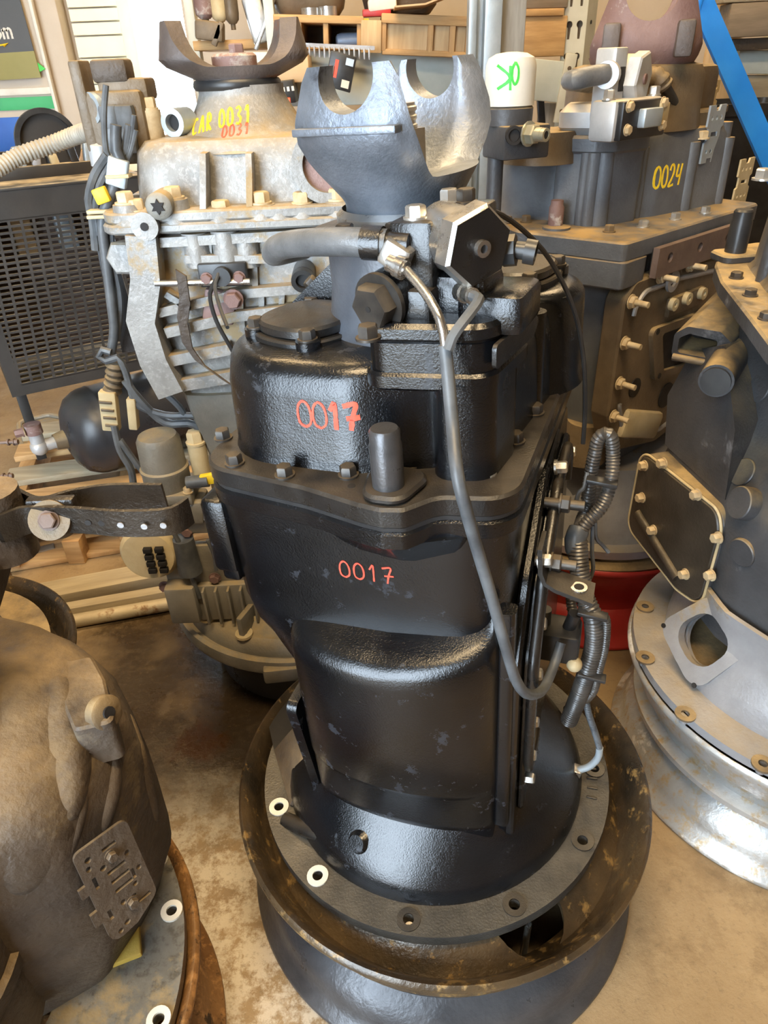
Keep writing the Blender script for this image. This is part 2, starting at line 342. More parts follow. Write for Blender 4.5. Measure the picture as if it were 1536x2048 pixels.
def floor_mat():
    m = bpy.data.materials.new('oil_stained_concrete'); m.use_nodes = True; nt = m.node_tree; N = nt.nodes; L = nt.links; b = N['Principled BSDF']
    g = N.new('ShaderNodeTexCoord')
    def noise(sc, dt, ro=.6, off=(0, 0, 0)):
        mp = N.new('ShaderNodeMapping'); mp.inputs['Location'].default_value = off; L.new(g.outputs['Object'], mp.inputs[0])
        n = N.new('ShaderNodeTexNoise'); n.inputs['Scale'].default_value = sc; n.inputs['Detail'].default_value = dt; n.inputs['Roughness'].default_value = ro; L.new(mp.outputs[0], n.inputs[0]); return n.outputs[0]
    def mr(s, a, bb, c=0, d=1):
        r = N.new('ShaderNodeMapRange'); r.inputs[1].default_value = a; r.inputs[2].default_value = bb; r.inputs[3].default_value = c; r.inputs[4].default_value = d; L.new(s, r.inputs[0]); return r.outputs[0]
    def mix(f, a, bb):
        n = N.new('ShaderNodeMix'); n.data_type = 'RGBA'; L.new(f, n.inputs[0])
        for s, i in ((a, 6), (bb, 7)):
            if hasattr(s, 'node'): L.new(s, n.inputs[i])
            else: n.inputs[i].default_value = (*s, 1)
        return n.outputs[2]
    def mul(a, bb):
        n = N.new('ShaderNodeMath'); n.operation = 'MULTIPLY'; L.new(a, n.inputs[0]); L.new(bb, n.inputs[1]); return n.outputs[0]
    def mx(a, bb):
        n = N.new('ShaderNodeMath'); n.operation = 'MAXIMUM'; L.new(a, n.inputs[0]); L.new(bb, n.inputs[1]); return n.outputs[0]
    def blob(c, r0, r1):
        d = N.new('ShaderNodeVectorMath'); d.operation = 'DISTANCE'; L.new(g.outputs['Object'], d.inputs[0]); d.inputs[1].default_value = (c[0], c[1], 0)
        ad = N.new('ShaderNodeMath'); ad.operation = 'MULTIPLY_ADD'; L.new(noise(7, 6, .7, (c[0]*9, 3, 1)), ad.inputs[0]); ad.inputs[1].default_value = .34; L.new(d.outputs['Value'], ad.inputs[2])
        return mr(ad.outputs[0], r0+.17, r1+.17, 1, 0)
    big = noise(2.6, 7, .62); med = noise(9, 8, .7, (4, 1, 0)); fin = noise(90, 4, .7)
    col = mix(mr(big, .35, .65), (.22, .15, .078), (.33, .24, .135))
    col = mix(mr(med, .50, .64), col, (.20, .135, .07))
    pale = mul(mx(blob((-.42, .0), .12, .28), blob((-.36, -.28), .14, .30)), mr(noise(22, 9, .78, (9, 2, 0)), .43, .54))
    col = mix(pale, col, (.50, .45, .37))
    dark = mx(mx(blob((-.52, .40), .20, .40), blob((-.34, .30), .14, .30)), blob((-.62, .66), .14, .34))
    dd = mul(dark, mr(noise(5, 6, .6, (2, 8, 0)), .25, .5, .5, .97)); col = mix(dd, col, (.03, .019, .010))
    oil = blob((-.47, .26), .02, .07); col = mix(oil, col, (.05, .02, .004))
    col = mix(mr(fin, .55, .72, 0, .5), col, (.12, .085, .05))
    L.new(col, b.inputs['Base Color'])
    rg = mr(noise(5, 6, .65, (1, 1, 7)), .35, .65, .38, .7)
    wet = mx(dd, oil); s = N.new('ShaderNodeMath'); s.operation = 'MULTIPLY_ADD'; L.new(wet, s.inputs[0]); s.inputs[1].default_value = -.28; L.new(rg, s.inputs[2]); s.use_clamp = True
    L.new(s.outputs[0], b.inputs['Roughness'])
    bp = N.new('ShaderNodeBump'); bp.inputs['Strength'].default_value = .35; bp.inputs['Distance'].default_value = .004; L.new(noise(60, 6, .7, (3, 3, 3)), bp.inputs['Height']); L.new(bp.outputs[0], b.inputs['Normal'])
    return m
M['floor'] = floor_mat()

# ------------------------------------------------------------------ painted handwriting laid on a surface
GLY = {'0': [[(.5, 0), (.18, .12), (.08, .45), (.16, .82), (.45, 1), (.75, .85), (.88, .5), (.8, .15), (.5, 0)]],
 '1': [[(.2, .72), (.5, 1), (.5, 0)]], '7': [[(.05, .92), (.75, 1), (.55, .5), (.42, 0)], [(.2, .45), (.95, .5)]],
 '2': [[(.1, .75), (.3, 1), (.65, .95), (.75, .65), (.45, .3), (.1, .02), (.85, .06)]], '4': [[(.25, 1), (.15, .45), (.8, .5)], [(.85, 1), (.62, 0)]],
 '3': [[(.12, .88), (.5, 1), (.75, .78), (.4, .55), (.78, .35), (.55, .02), (.1, .1)]], 'C': [[(.85, .85), (.5, 1), (.12, .65), (.15, .25), (.5, 0), (.85, .15)]],
 'A': [[(.05, 0), (.45, 1), (.85, 0)], [(.2, .4), (.7, .4)]], 'R': [[(.15, 0), (.15, 1), (.65, .9), (.6, .55), (.15, .5), (.8, 0)]],
 'K': [[(.15, 1), (.2, 0)], [(.8, 1), (.2, .5), (.85, .02)]], 'O': [[(.5, 0), (.15, .3), (.15, .75), (.5, 1), (.85, .7), (.82, .25), (.5, 0)]],
 'I': [[(.5, 1), (.5, 0)]], 'c': [[(.1, .1), (.0, .55), (.35, .95), (.8, .8), (.9, .3)]],
 'o': [[(.5, 0), (.12, .3), (.5, .62), (.88, .3), (.5, 0)]], 'm': [[(.1, 0), (.1, .6)], [(.1, .45), (.3, .62), (.48, .5), (.48, 0)], [(.48, .45), (.7, .62), (.9, .5), (.9, 0)]]}
def paint(text, org, ux, uy, h, adv, wid, surf, mat, parent, name='painted_number', label=None, w=.62, wids=None, off=.0006):
    """strokes of text starting at org, dropped along -(ux x uy) on to the meshes in surf (same local frame)"""
    ux, uy = V(ux).normalized(), V(uy).normalized(); n = ux.cross(uy)
    trees = []
    for o in surf: trees.append(BVHTree.FromPolygons([v.co.copy() for v in o.data.vertices], [tuple(p.vertices) for p in o.data.polygons]))
    def drop(p):
        best = None
        for t in trees:
            hit = t.ray_cast(p+n*.15, -n, .4)
            if hit[0] is not None and (best is None or hit[3] < best[1]): best = (hit[0], hit[3])
        return (best[0] if best else p)+n*off
    mb = MB(); x0 = 0
    for i, ch in enumerate(text):
        if ch == ' ': x0 += adv*.6; continue
        ww = wids[i] if wids else wid
        for st in GLY[ch]:
            P = smooth_path([V((x0+a*h*w, b*h, 0)) for a, b in st], h*.08)
            l = []; r = []
            for k, q in enumerate(P):
                t = (P[min(k+1, len(P)-1)]-P[max(k-1, 0)]).normalized(); nn = V((-t.y, t.x, 0))*ww*.5*random.uniform(.85, 1.15)
                for lst, s in ((l, 1), (r, -1)):
                    e = q+nn*s; lst.append(drop(V(org)+ux*e.x+uy*e.y))
            m = len(P); d = n*.0008
            mb.loft([[l[k]-d, l[k], r[k], r[k]-d] for k in range(m)])
        x0 += adv
    return mb.build(name, mat, parent, label=label, ang=60)
# ================================================================== room
fl = MB().add([(-5, -3, 0), (5, -3, 0), (5, 5.5, 0), (-5, 5.5, 0)], [(0, 1, 2, 3)]).build('floor', M['floor']); struct(fl)
cl = MB().box((0, 1.75, 3.3), (10, 7.5, .1)).build('ceiling', M['ceil']); struct(cl)
for nm, x0, x1, z0, z1 in (('wall_front_left', -5, -2.7, 0, 3.3), ('wall_front_right', -.7, 5, 0, 3.3), ('wall_front_lintel', -2.7, -.7, 2.7, 3.3)): struct(MB().box(((x0+x1)/2, -2.05, (z0+z1)/2), (x1-x0, .1, z1-z0)).build(nm, M['ceil']))  # unseen front wall, added to narrow the daylight to an opening at left

# ================================================================== wheels
def wheel(name, label, c, H=.235, Rr=.325, mrim=None, mside=None, holes=(), disc=None, mdisc=None, rotz=0, pin=False):
    t = thing(name, label, 'wheel', loc=(c[0], c[1], 0)); k = Rr/.325; q = H/.235
    P = [(.3215, .235), (.326, .231), (.3268, .2255), (.324, .221), (.312, .213), (.305, .195), (.300, .17), (.277, .148), (.273, .085), (.300, .062), (.305, .04), (.312, .022), (.325, .013), (.3268, .008), (.325, .003), (.3215, 0),
         (.313, .004), (.299, .03), (.292, .058), (.266, .08), (.267, .15), (.292, .177), (.299, .2), (.313, .228)]
    MB().lathe([(r*k, z*q) for r, z in P[3:17]], 96).build('rim_barrel', mside or mrim, t, ang=50)
    MB().lathe([(r*k, z*q) for r, z in P[16:]+P[:4]], 96).build('rim_bowl', mrim, t, ang=50)
    if disc:
        top = disc; bot = [(r, z-.010) for r, z in reversed(disc)]
        d = MB().lathe([(r*k, z*q) for r, z in top+bot], 72, wrap=True).build('wheel_disc', mdisc or mrim, t)
        if holes:
            cu = MB()
            for a in holes: cu.lathe([(.043, -.2), (.043, .4)], 20, c=(.243*k*math.cos(a), .243*k*math.sin(a), 0), cap0=True, cap1=True, sx=1.25, rot=0)
            cut(d, cu)
    if pin: MB().cyl((.104, -.218, .06), (.104, -.222, .178), .006, .0045, 10).build('valve_stem', M['machined'], t, label='pale metal valve stem seen through the hand hole')
    t['group'] = 'truck wheels used as stands'
    return t
DISC = [(.298, .158), (.286, .168), (.262, .196), (.24, .2115), (.11, .2125)]
W0 = wheel('truck_wheel', 'black oily steel truck wheel under the shiny black gearbox marked 0017', (0, 0), mrim=M['rimblack'], mside=M['rimside'], holes=(R(-66), R(114)), disc=DISC, pin=True)

# ================================================================== the black gearbox in the middle (0017)
G = Frame((-.0109, .0141, .2135), (-.0451, .0141, 1.0865), -20)
gb = thing('gearbox', 'shiny black gearbox marked 0017 in red standing upright in the middle', 'gearbox', G.mat)
BK, BD, BB = M['black'], M['blackdust'], M['boltblack']
def sec(L, Rr, F, B, r, z, c=(-.02, .03), n=72): return [V((x, y, z)) for x, y in polar(rpoly(rect(L, Rr, F, B), r, 8), c, n)]

# bell housing: flange ring with bolt holes and a dome that runs into the case
hol = [G.z(*q, .018) for q in [(553, 1617), (641, 1748), (820, 1822), (1020, 1796), (1163, 1682), (1203, 1540)]]
ang = [math.atan2(h.y, h.x) for h in hol]+[R(a) for a in (40, 68, 95, 122, 150, 180)]
bell = MB(); hp = [circle(.257*math.cos(a), .257*math.sin(a), .0075, 14) for a in ang]
bell.prism(circle(0, 0, .277, 96), 0, .019, holes=hp+[circle(0, 0, .232, 72)])
bo = bell.build('bell_flange', pmat('oily_grey_flange', (.038, .036, .033), (.085, .078, .066), 16, (.3, .5), .2, .7, 300, spots=(.03, .03, .03), sscale=11, sthr=.6), gb)
for i, a in enumerate(ang):
    p = V((.257*math.cos(a), .257*math.sin(a), .019))
    MB().ring(p, p+V((0, 0, .0025)), .0155 if i < 2 else .016, .0076, 20).build('bolt_seat', M['white'] if i < 2 else M['blackdust'], bo)
for a, tx in ((R(8), 'I'), (R(4), 'I'), (R(0), 'I'), (R(12), 'I')):
    e = V((math.cos(a), math.sin(a), 0)); MB().box(e*.252+V((0, 0, .0195)), (.016, .0035, .003), MX.Rotation(a, 3, 'Z'), .001).build('cast_letter', BD, bo)
dome = MB(); n = 72; rings = []
prof = [(.236, .008, 0), (.2355, .03, 0), (.228, .05, .0), (.212, .078, .12), (.192, .105, .45), (.178, .13, .8), (.17, .16, 1)]
base = polar(rpoly(rect(-.14, .143, -.155, .2), .05, 8), (0, 0), n)
for r, z, k in prof:
    rr = []
    for i in range(n):
        a = 2*PI*i/n; bx, by = base[i]; br = math.hypot(bx, by); q = r*(1-k)+br*1.02*k; rr.append(V((q*math.cos(a), q*math.sin(a), z)))
    rings.append(rr)
dome.loft(rings, False, False)
do = dome.build('bell_dome', BK, gb)
op = MB().box((-.235, -.055, .075), (.14, .10, .095), MX.Rotation(R(14), 3, 'Z'), .02); 
md = do.modifiers.new('s', 'SOLIDIFY'); md.thickness = .008; md.offset = -1
bpy.context.view_layer.update(); do.data = bpy.data.meshes.new_from_object(do.evaluated_get(bpy.context.evaluated_depsgraph_get())); do.modifiers.clear()
cut(do, op)
MB().tube(smooth_path([G.z(572, 1640, .016), G.z(640, 1668, .040), G.z(720, 1688, .058), G.z(800, 1705, .068), G.z(850, 1715, .068)], .02), 0, 14, rf=lambda L: .012-.02*L*.6 if L > .05 else .012).build('bell_rib', BD, do)
MB().lathe([(.02, -.012), (.02, .004), (.012, .012)], 18, (-.05, -.195, .07), (-.3, -1, .7), cap1=True).build('bell_boss', BK, do)
fk = MB().box((-.19, -.04, .07), (.07, .05, .014), MX.Rotation(R(20), 3, 'Z') @ MX.Rotation(R(-35), 3, 'Y'), .005).cyl((-.15, -.05, .06), (-.15, .1, .06), .014, n=12)
fk.build('release_fork', M['browncast'], gb)
lq = [[G.z(*q, z) for q in pts] for z, pts in ((.022, ((548, 1500), (600, 1462), (668, 1480), (672, 1580), (640, 1630), (580, 1610))), (.055, ((575, 1468), (610, 1440), (660, 1462), (664, 1545), (640, 1590), (596, 1575))), (.075, ((592, 1450), (615, 1432), (648, 1448), (652, 1500), (636, 1535), (606, 1520))))]
MB().loft(lq).build('fork_housing', M['dustcast'], gb)
MB().loft([[G.z(*q, z) for q in ((535, 1440), (590, 1372), (625, 1420), (600, 1480), (548, 1500))] for z in (.0195, .022)]).build('hand_hole_shade', M['hole_shade'], gb)  # flat black patch, painted shade of the hand hole, no real opening

# main case
case = MB()
S = [(-.130, .142, -.150, .20, .045, .10), (-.135, .142, -.152, .21, .045, .20), (-.138, .142, -.153, .22, .05, .28), (-.148, .142, -.155, .24, .06, .33), (-.172, .142, -.158, .25, .065, .38), (-.192, .142, -.160, .255, .06, .42), (-.199, .142, -.161, .255, .06, .45), (-.200, .143, -.162, .26, .055, .55), (-.198, .145, -.165, .265, .05, .60)]
case.loft([sec(*s) for s in S]); co = case.build('main_case', BK, gb)
# round countershaft bulge on the front, with its ledge
bu = MB(); rings = []
for z, gy, rx in [(.07, .01, .122), (.118, .02, .124), (.126, .034, .125), (.136, .042, .126), (.15, .045, .126), (.205, .047, .127), (.213, .052, .127), (.226, .058, .127), (.32, .060, .127), (.40, .061, .127), (.43, .060, .127), (.440, .055, .126), (.4465, .045, .125), (.452, .030, .123), (.459, .010, .12), (.468, -.012, .115)]:
    r = []
    for i in range(33):
        t = -1+2*i/32; sx = .006+rx*math.sin(t*PI/2); d = gy*(math.cos(t*PI/2)**.85); r.append(V((sx, -.150-d-(0 if gy > 0 else gy*.2), z+(.014*t if z > .4 else 0)-(.012*(1-abs(t)) if z > .425 else 0))))
    r += [V((.008+rx, -.12, z)), V((.008-rx, -.12, z))]; rings.append(r)
bu.loft(rings); buo = bu.build('case_bulge', BK, gb, ang=60)
# vertical corner rib and left cover plate with its bolts
MB().prism(rpoly([(.130, -.160), (.149, -.160), (.149, -.14), (.130, -.14)], .006), .135, .50).build('corner_rib', BK, gb)
lc = MB().prism(rpoly([(-.05, .02), (.12, .02), (.15, .24), (-.10, .24), (-.11, .20)], .012), 0, .014, MX(((0, 0, -1, -.131), (-1, 0, 0, -.02), (0, 1, 0, .05), (0, 0, 0, 1)))).build('left_cover', BK, gb)
for yy, zz in [(-.125, .10), (-.13, .155), (-.135, .21), (-.138, .26), (-.07, .09), (0, .09)]: bolt(lc, (-.145, yy, zz), (-1, 0, 0), .008, .008, BB)
pad = MB().box((-.197, -.085, .54), (.032, .14, .10), None, .010).box((-.199, -.085, .485), (.024, .12, .03), None, .008).build('power_take_off_pad', BK, gb)
for zz in (.50, .55): bolt(pad, (-.217, -.13, zz), (-1, 0, 0), .007, .007, BB)

# joint flanges
o1 = [(-.195, -.165), (-.06, -.187), (.005, -.205), (.028, -.209), (.05, -.205), (.075, -.176), (.148, -.165), (.163, .30), (.10, .335), (-.16, .335), (-.195, .25)]
rr1 = [.045, .05, .012, .012, .012, .03, .04, .06, .05, .07, .06]
pl = rpoly(o1, rr1, 6)
fa = MB().prism(pl, .622, .645, bev=.003).build('rear_case_flange', BD, gb)
MB().prism([(x*.985, y*.985) for x, y in pl], .616, .624).build('joint_gasket', M['plastic'], gb)
fb = MB().prism(pl, .597, .618, bev=.003)
fb.loft([[V((x, y, z)) for x, y in q] for q, z in ((rpoly([(-.07, -.15), (.03, -.165), (.11, -.15), (.05, -.13)], .01), .555), (rpoly([(-.09, -.17), (.028, -.206), (.115, -.166), (.05, -.13)], .01), .600))])
fb.build('main_case_flange', BK, gb)
bossm = MB().prism(rpoly([(-.005, -.14), (.008, -.203), (.048, -.203), (.066, -.14)], [.02, .018, .018, .02], 6), .645, .654, bev=.003).build('dowel_boss', BD, gb)
ps = G.z(777, 972, .654)
MB().lathe([(.0155, 0), (.0155, .044), (.0145, .0475), (.0145, .058), (.0125, .061)], 24, (.0275, -.178, .652), cap1=True).build('dowel_pin', M['darksteel'], bossm, label='worn steel dowel pin')
for q in [(447, 868), (470, 918), (570, 942), (697, 942), (825, 920), (972, 937), (1030, 875), (1070, 818), (1102, 770), (1133, 730), (1141, 690)]:
    p = G.z(q[0], q[1]+9, .645); bolt(fa, (p.x, p.y, .645), (0, 0, 1), .0088, .0095, M['boltsteel'] if q[0] == 972 else BB)
ph = G.z(703, 972, .645); MB().cyl((ph.x, ph.y, .643), (ph.x, ph.y, .6455), .004, n=12).build('small_hole', M['hole_shade'], fa)

# rear (auxiliary) case: three lobes
def lobe(c, r, z0, z1, rt, mat, name, n=40, ex=None):
    mb = MB(); P = [(r+.004, z0), (r, z0+.012), (r-.002, z1-rt)]
    for k in range(1, 6):
        a = PI/2*k/5; P.append((r-.002-rt*(1-math.cos(a)), z1-rt+rt*math.sin(a)))
    mb.lathe(P, n, (c[0], c[1], 0), cap1=True); return mb
LC = (-.098, -.055); RC = (.098, .135)
ax = MB(); hull = rpoly([(-.182, -.145), (-.02, -.150), (.115, -.10), (.146, .09), (.14, .22), (.06, .26), (-.10, .24), (-.182, .06)], [.075, .05, .06, .05, .06, .07, .08, .09], 8)
def hs(k, z): return [V((-.02+(x+.02)*k, .03+(y-.03)*k, z)) for x, y in polar(hull, (-.02, .03), 90)]
ax.loft([hs(1.015, .643), hs(1.0, .652), hs(.985, .72), hs(.965, .738), hs(.93, .748), hs(.86, .753), hs(.5, .757)])
axo = ax.build('rear_case', BK, gb)
for nm, c, r, z1 in (('countershaft_lobe', LC, .086, .753), ('countershaft_lobe', RC, .075, .762)): lobe(c, r, .643, z1, .018, BK, nm).build(nm, BK, axo)
lob = [o for o in axo.children]
# ribs in the groove between the lobes
for q, r in ((818, .007), (838, .006), (858, .009)):
    p = G.z(q, 905, .655); MB().cyl((p.x, p.y+.012, .645), (p.x, p.y+.02, .745), r, r*.9, 12).build('case_rib', BK, axo)
# round covers
def lid(c, r, z, mat, nb, a0, nm):
    P = []
    for i in range(72):
        a = 2*PI*i/72; k = r*(1+.035*math.cos(nb*(a-a0))); P.append((c[0]+k*math.cos(a), c[1]+k*math.sin(a)))
    o = MB().prism([(c[0]+(x-c[0])*1.12, c[1]+(y-c[1])*1.12) for x, y in P], z-.012, z-.002, bev=.002).prism(P, z-.003, z+.010, bev=.003).build(nm, mat, axo)
    for k in range(nb):
        a = a0+2*PI*k/nb; p = V((c[0]+r*1.1*math.cos(a), c[1]+r*1.1*math.sin(a), z-.002))
        MB().cyl(p-V((0, 0, .01)), p+V((0, 0, .002)), .013, n=16).build('bolt_boss', BK, o); bolt(o, p+V((0, 0, .002)), (0, 0, 1), .0085, .009, BB)
    return o
l1 = lid((-.098, -.045), .052, .762, M['blackdust'], 4, R(-68), 'round_cover'); l2 = lid((.085, .135), .052, .772, M['blackdust'], 4, R(-60), 'round_cover')
for q in ((1115, 590), (1070, 622)):
    p = G.z(*q, .755); b = MB().cyl((p.x, p.y, .65), (p.x, p.y, .755), .0135, .0125, 18).build('tall_boss', BK, axo); MB().cyl((p.x, p.y, .7545), (p.x, p.y, .7555), .0035, n=10).build('boss_hole', M['hole_shade'], b)

# shift cylinder housing on the near right
sh = MB(); so = rpoly([(-.005, -.150), (.118, -.140), (.140, -.02), (.01, -.02)], [.02, .028, .03, .03], 6)
sh.prism(so, .735, .752, bev=.003).prism([( .065+(x-.065)*.94, -.08+(y+.08)*.94) for x, y in so], .745, .785, bev=.006).prism(so, .780, .797, bev=.004)
sho = sh.build('shift_cylinder_housing', BK, gb)
MB().prism(rpoly([(.055, -.150), (.118, -.138), (.133, -.05), (.07, -.05)], [.02, .026, .03, .03], 6), .645, .742).build('shift_cylinder_lower', BK, gb)
MB().prism(rpoly([(-.052, 0), (.04, .0), (.055, .012), (.04, .022), (-.052, .022)], .005), 0, .004, MX(((.2, 0, 1, .127), (1, 0, -.2, -.085), (0, 1, 0, .757), (0, 0, 0, 1)))).build('cast_window_rim', M['blackdust'], sho)
for q in ((737, 668), (985, 590)):
    p = G.z(q[0], q[1]+10, .797); bolt(sho, (p.x, p.y, .797), (0, 0, 1), .009, .010, BB)
# output neck with square top flange
nk = MB().lathe([(.098, .745), (.088, .76), (.083, .775), (.080, .80), (.080, .845)], 48, cap1=True)
nk.prism(rpoly([(-.09, -.06), (.055, -.095), (.09, .06), (-.055, .095)], .03, 6), .842, .857, bev=.003)
nko = nk.build('output_bearing_housing', pmat('oily_grey_black_casting', (.05, .055, .065), (.11, .12, .14), 8, (.3, .5), .2, .4, 220, spots=(.02, .02, .022), sscale=8, sthr=.58, coat=.2), gb)
for q in ((691, 470), (756, 484), (790, 468), (897, 415), (935, 405)):
    p = G.z(q[0], q[1]+6, .857); bolt(nko, (p.x, p.y, .857), (0, 0, 1), .0085, .010, BB)
p = G.y(632, 645, -.01); MB().prism(rpoly([(-.155, .757), (-.085, .757), (-.085, .815)], .004), -.02, .01, MX(((1, 0, 0, 0), (0, 0, 1, .03), (0, 1, 0, 0), (0, 0, 0, 1)))).build('gusset', BK, nko)
bolt(nko, (-.118, .02, .782), (-.6, -.3, .8), .008, .009, BB)
# output yoke: forged cup with two ears
def yoke(parent, name, mat, z0, zc, zt, ear_r, ear_w, neck, cup, notch, rotz=0, valley=.35, label=None, n=96, thick=.022, vw=34):
    mb = MB(); rings = []; H = zt-z0
    def rad(a, z):
        # a measured from the ear axis
        t = (z-z0)/(zc-z0)
        if t < 1:
            t = max(0, t); u = max(0, (t-.22)/.78); s = (1-(1-u)**2.2)*(u**.35 if u > 0 else 0)
            lo = neck[0]*(1-.04*math.sin(min(1, t/.3)*PI)); return lo+(shape(a)-lo)*s
        return shape(a)*(1-.10*(z-zc)/(zt-zc))
    def shape(a):
        c, s = abs(math.cos(a)), abs(math.sin(a)); p = 3.2
        return ((c/ear_r)**p+(s/cup)**p)**(-1/p)
    def top(a):
        off = ear_r*math.sin(a); c = math.cos(a)
        e = abs((a+PI/2) % PI-PI/2); w0 = math.atan2(ear_w, ear_r*.96)
        v = zc-(zc-z0)*valley
        if e <= w0: return zt
        u = min(1, (e-w0)/(R(vw))); return zt-(zt-v)*(math.sin(u*PI/2)**.8)
    lv = [0, .08, .18, .3, .42, .54, .66, .78, .88, .95, 1]
    A = [2*PI*i/n for i in range(n)]
    tops = [top(a) for a in A]
    for l in lv: rings.append([(rad(a, z0+(tp-z0)*l), a, z0+(tp-z0)*l) for a, tp in zip(A, tops)])
    rings.append([(max(.012, rad(a, tp)-thick), a, tp) for a, tp in zip(A, tops)])
    fl_ = z0+(zc-z0)*.45
    for l in (.7, .4, .15, 0):
        rings.append([(max(.012, (rad(a, fl_+(tp-fl_)*l)-thick)*(.72+.28*l)), a, fl_+(tp-fl_)*l) for a, tp in zip(A, tops)])
    mb.loft([[V((r*math.cos(a+rotz), r*math.sin(a+rotz), z)) for r, a, z in q] for q in rings])
    o = mb.build(name, mat, parent, label=label, ang=42)
    d = V((math.cos(rotz), math.sin(rotz), 0)); cu = MB()
    if notch:
        for s in (-1, 1): cu.cyl(d*s*ear_r*.45+V((0, 0, zt-notch*.35)), d*s*ear_r*1.4+V((0, 0, zt-notch*.35)), notch, n=32)
        cut(o, cu)
    return o
YK = yoke(gb, 'output_yoke', M['steelgrey'], .858, .945, .990, .106, .048, (.060,), .082, .0255, R(-98), .50, 'dark grey forged yoke with two half-round ears', vw=22)
MB().lathe([(.066, .845), (.068, .852), (.068, .866), (.062, .871)], 40).build('seal_ring', M['machined'], YK)
nt = MB(); nt.loft([[V((.024*math.cos(PI/3*k), .024*math.sin(PI/3*k), z)) for k in range(6)] for z in (.885, .936)])
nt.build('yoke_nut', M['machined'], YK)
th = MB(); th.tube([V((0, 0, .934+i*.0012)) for i in range(20)], 0, 18, rf=lambda L: .0165 if int(L/.0012) % 2 else .015); th.build('output_shaft_thread', M['boltsteel'], YK)
# U-bolt lugs and raised seam on the ears
for s in (-1, 1):
    a = R(-98)+(0 if s > 0 else PI); d = V((math.cos(a), math.sin(a), 0)); tx = V((-d.y, d.x, 0))
    MB().box(d*.1045+V((0, 0, .944)), (.012, .098, .006), MX.Rotation(a, 3, 'Z'), .002).build('ear_ridge', M['steelgrey'], YK)

# valve block, hex cap, fittings
VP = -.105
def gy(q, c=VP): return G.y(q[0], q[1], c)
vb = MB(); c = gy((838, 505), -.10)
Rv = MX.Rotation(R(-6), 3, 'Z')
vb.box((c.x, c.y+.012, c.z), (.040, .055, .056), Rv, .004); vb.box((c.x-.006, c.y-.004, c.z-.040), (.052, .05, .03), Rv, .006)
vbo = vb.build('air_valve', M['blackdust'], gb)
p = gy((832, 440), -.10); bolt(vbo, (p.x, p.y, c.z+.028), (0, 0, 1), .009, .009, M['boltsteel'])
hx = gy((950, 492), -.115); dd = V((.74, -.66, -.05)).normalized(); e = MB()
e.cyl(hx-dd*.052, hx-dd*.006, .0275, n=28)
x_, y_, _ = basis(dd); hex_ = lambda r, t: [hx+dd*t+(x_*math.cos(PI/3*k+.3)+y_*math.sin(PI/3*k+.3))*r for k in range(6)]
e.loft([hex_(.034, -.012), hex_(.034, .004), hex_(.031, .007)]); eo = e.build('hex_cap', M['machined'], vbo, label='large machined hex cap')
fc = MB(); fc.loft([hex_(.031, .0065), hex_(.031, .0078)]); fc.build('cap_face', M['blackdust'], eo)
q_ = hx+dd*.008+y_*.0; MB().ring(q_, q_+dd*.005, .007, .0035, 18).build('vent_port', M['chrome'], eo); MB().cyl(q_+dd*.001, q_+dd*.002, .0037, n=12).build('vent_hole', M['hole_shade'], eo)
# back bracket and its bolts
bk = gy((925, 430), -.06); bko = MB().box((bk.x, bk.y+.01, bk.z-.006), (.05, .035, .03), Rv, .004).build('valve_bracket', BK, vbo)
for q in ((898, 418), (932, 404)):
    p = gy(q, -.055); bolt(bko, (p.x, p.y, bk.z+.009), (0, 0, 1), .0085, .01, M['boltsteel'] if q[0] == 898 else BB)
# threaded plastic connector on the right
a, b = gy((975, 500), -.08), gy((1006, 502), -.08); dz = (b-a).normalized()
sc = MB(); sc.tube([a+(b-a)*(i/28) for i in range(29)], 0, 16, rf=lambda L: .0105 if int(L/((b-a).length/28)+.5) % 2 else .0092); sco = sc.build('connector_thread', M['tan'], vbo)
c2 = gy((1032, 500), -.08); cn = MB().cyl(b, c2, .0135, n=8); c3 = gy((1050, 502), -.08); c4 = gy((1072, 506), -.08)
cn.cyl(c2, c3, .0075, n=14).ring(c3, c4, .0105, .008, 16).build('plastic_connector', M['plastic'], sco)
# boss with hex plug below
pb = gy((752, 610), -.135); d2 = V((-.34, -.93, -.1)).normalized()
b1 = MB().cyl(pb-d2*.085, pb-d2*.006, .027, .025, 28).build('plug_boss', BK, vbo)
x_, y_, _ = basis(d2); hx2 = lambda r, t: [pb+d2*t+(x_*math.cos(PI/3*k)+y_*math.sin(PI/3*k))*r for k in range(6)]
MB().ring(pb-d2*.008, pb-d2*.003, .0265, .005, 28).loft([hx2(.021, -.004), hx2(.021, .008), hx2(.0185, .011)]).build('hex_plug', M['boltblack'], b1)
MB().cyl(pb+d2*.0105, pb+d2*.0115, .0028, n=10).build('plug_hole', M['hole_shade'], b1)
MB().box((pb.x+.055, pb.y+.055, pb.z-.005), (.085, .06, .05), Rv, .012).box((pb.x+.10, pb.y+.05, pb.z-.012), (.06, .07, .035), Rv, .01).build('valve_base', BK, vbo)
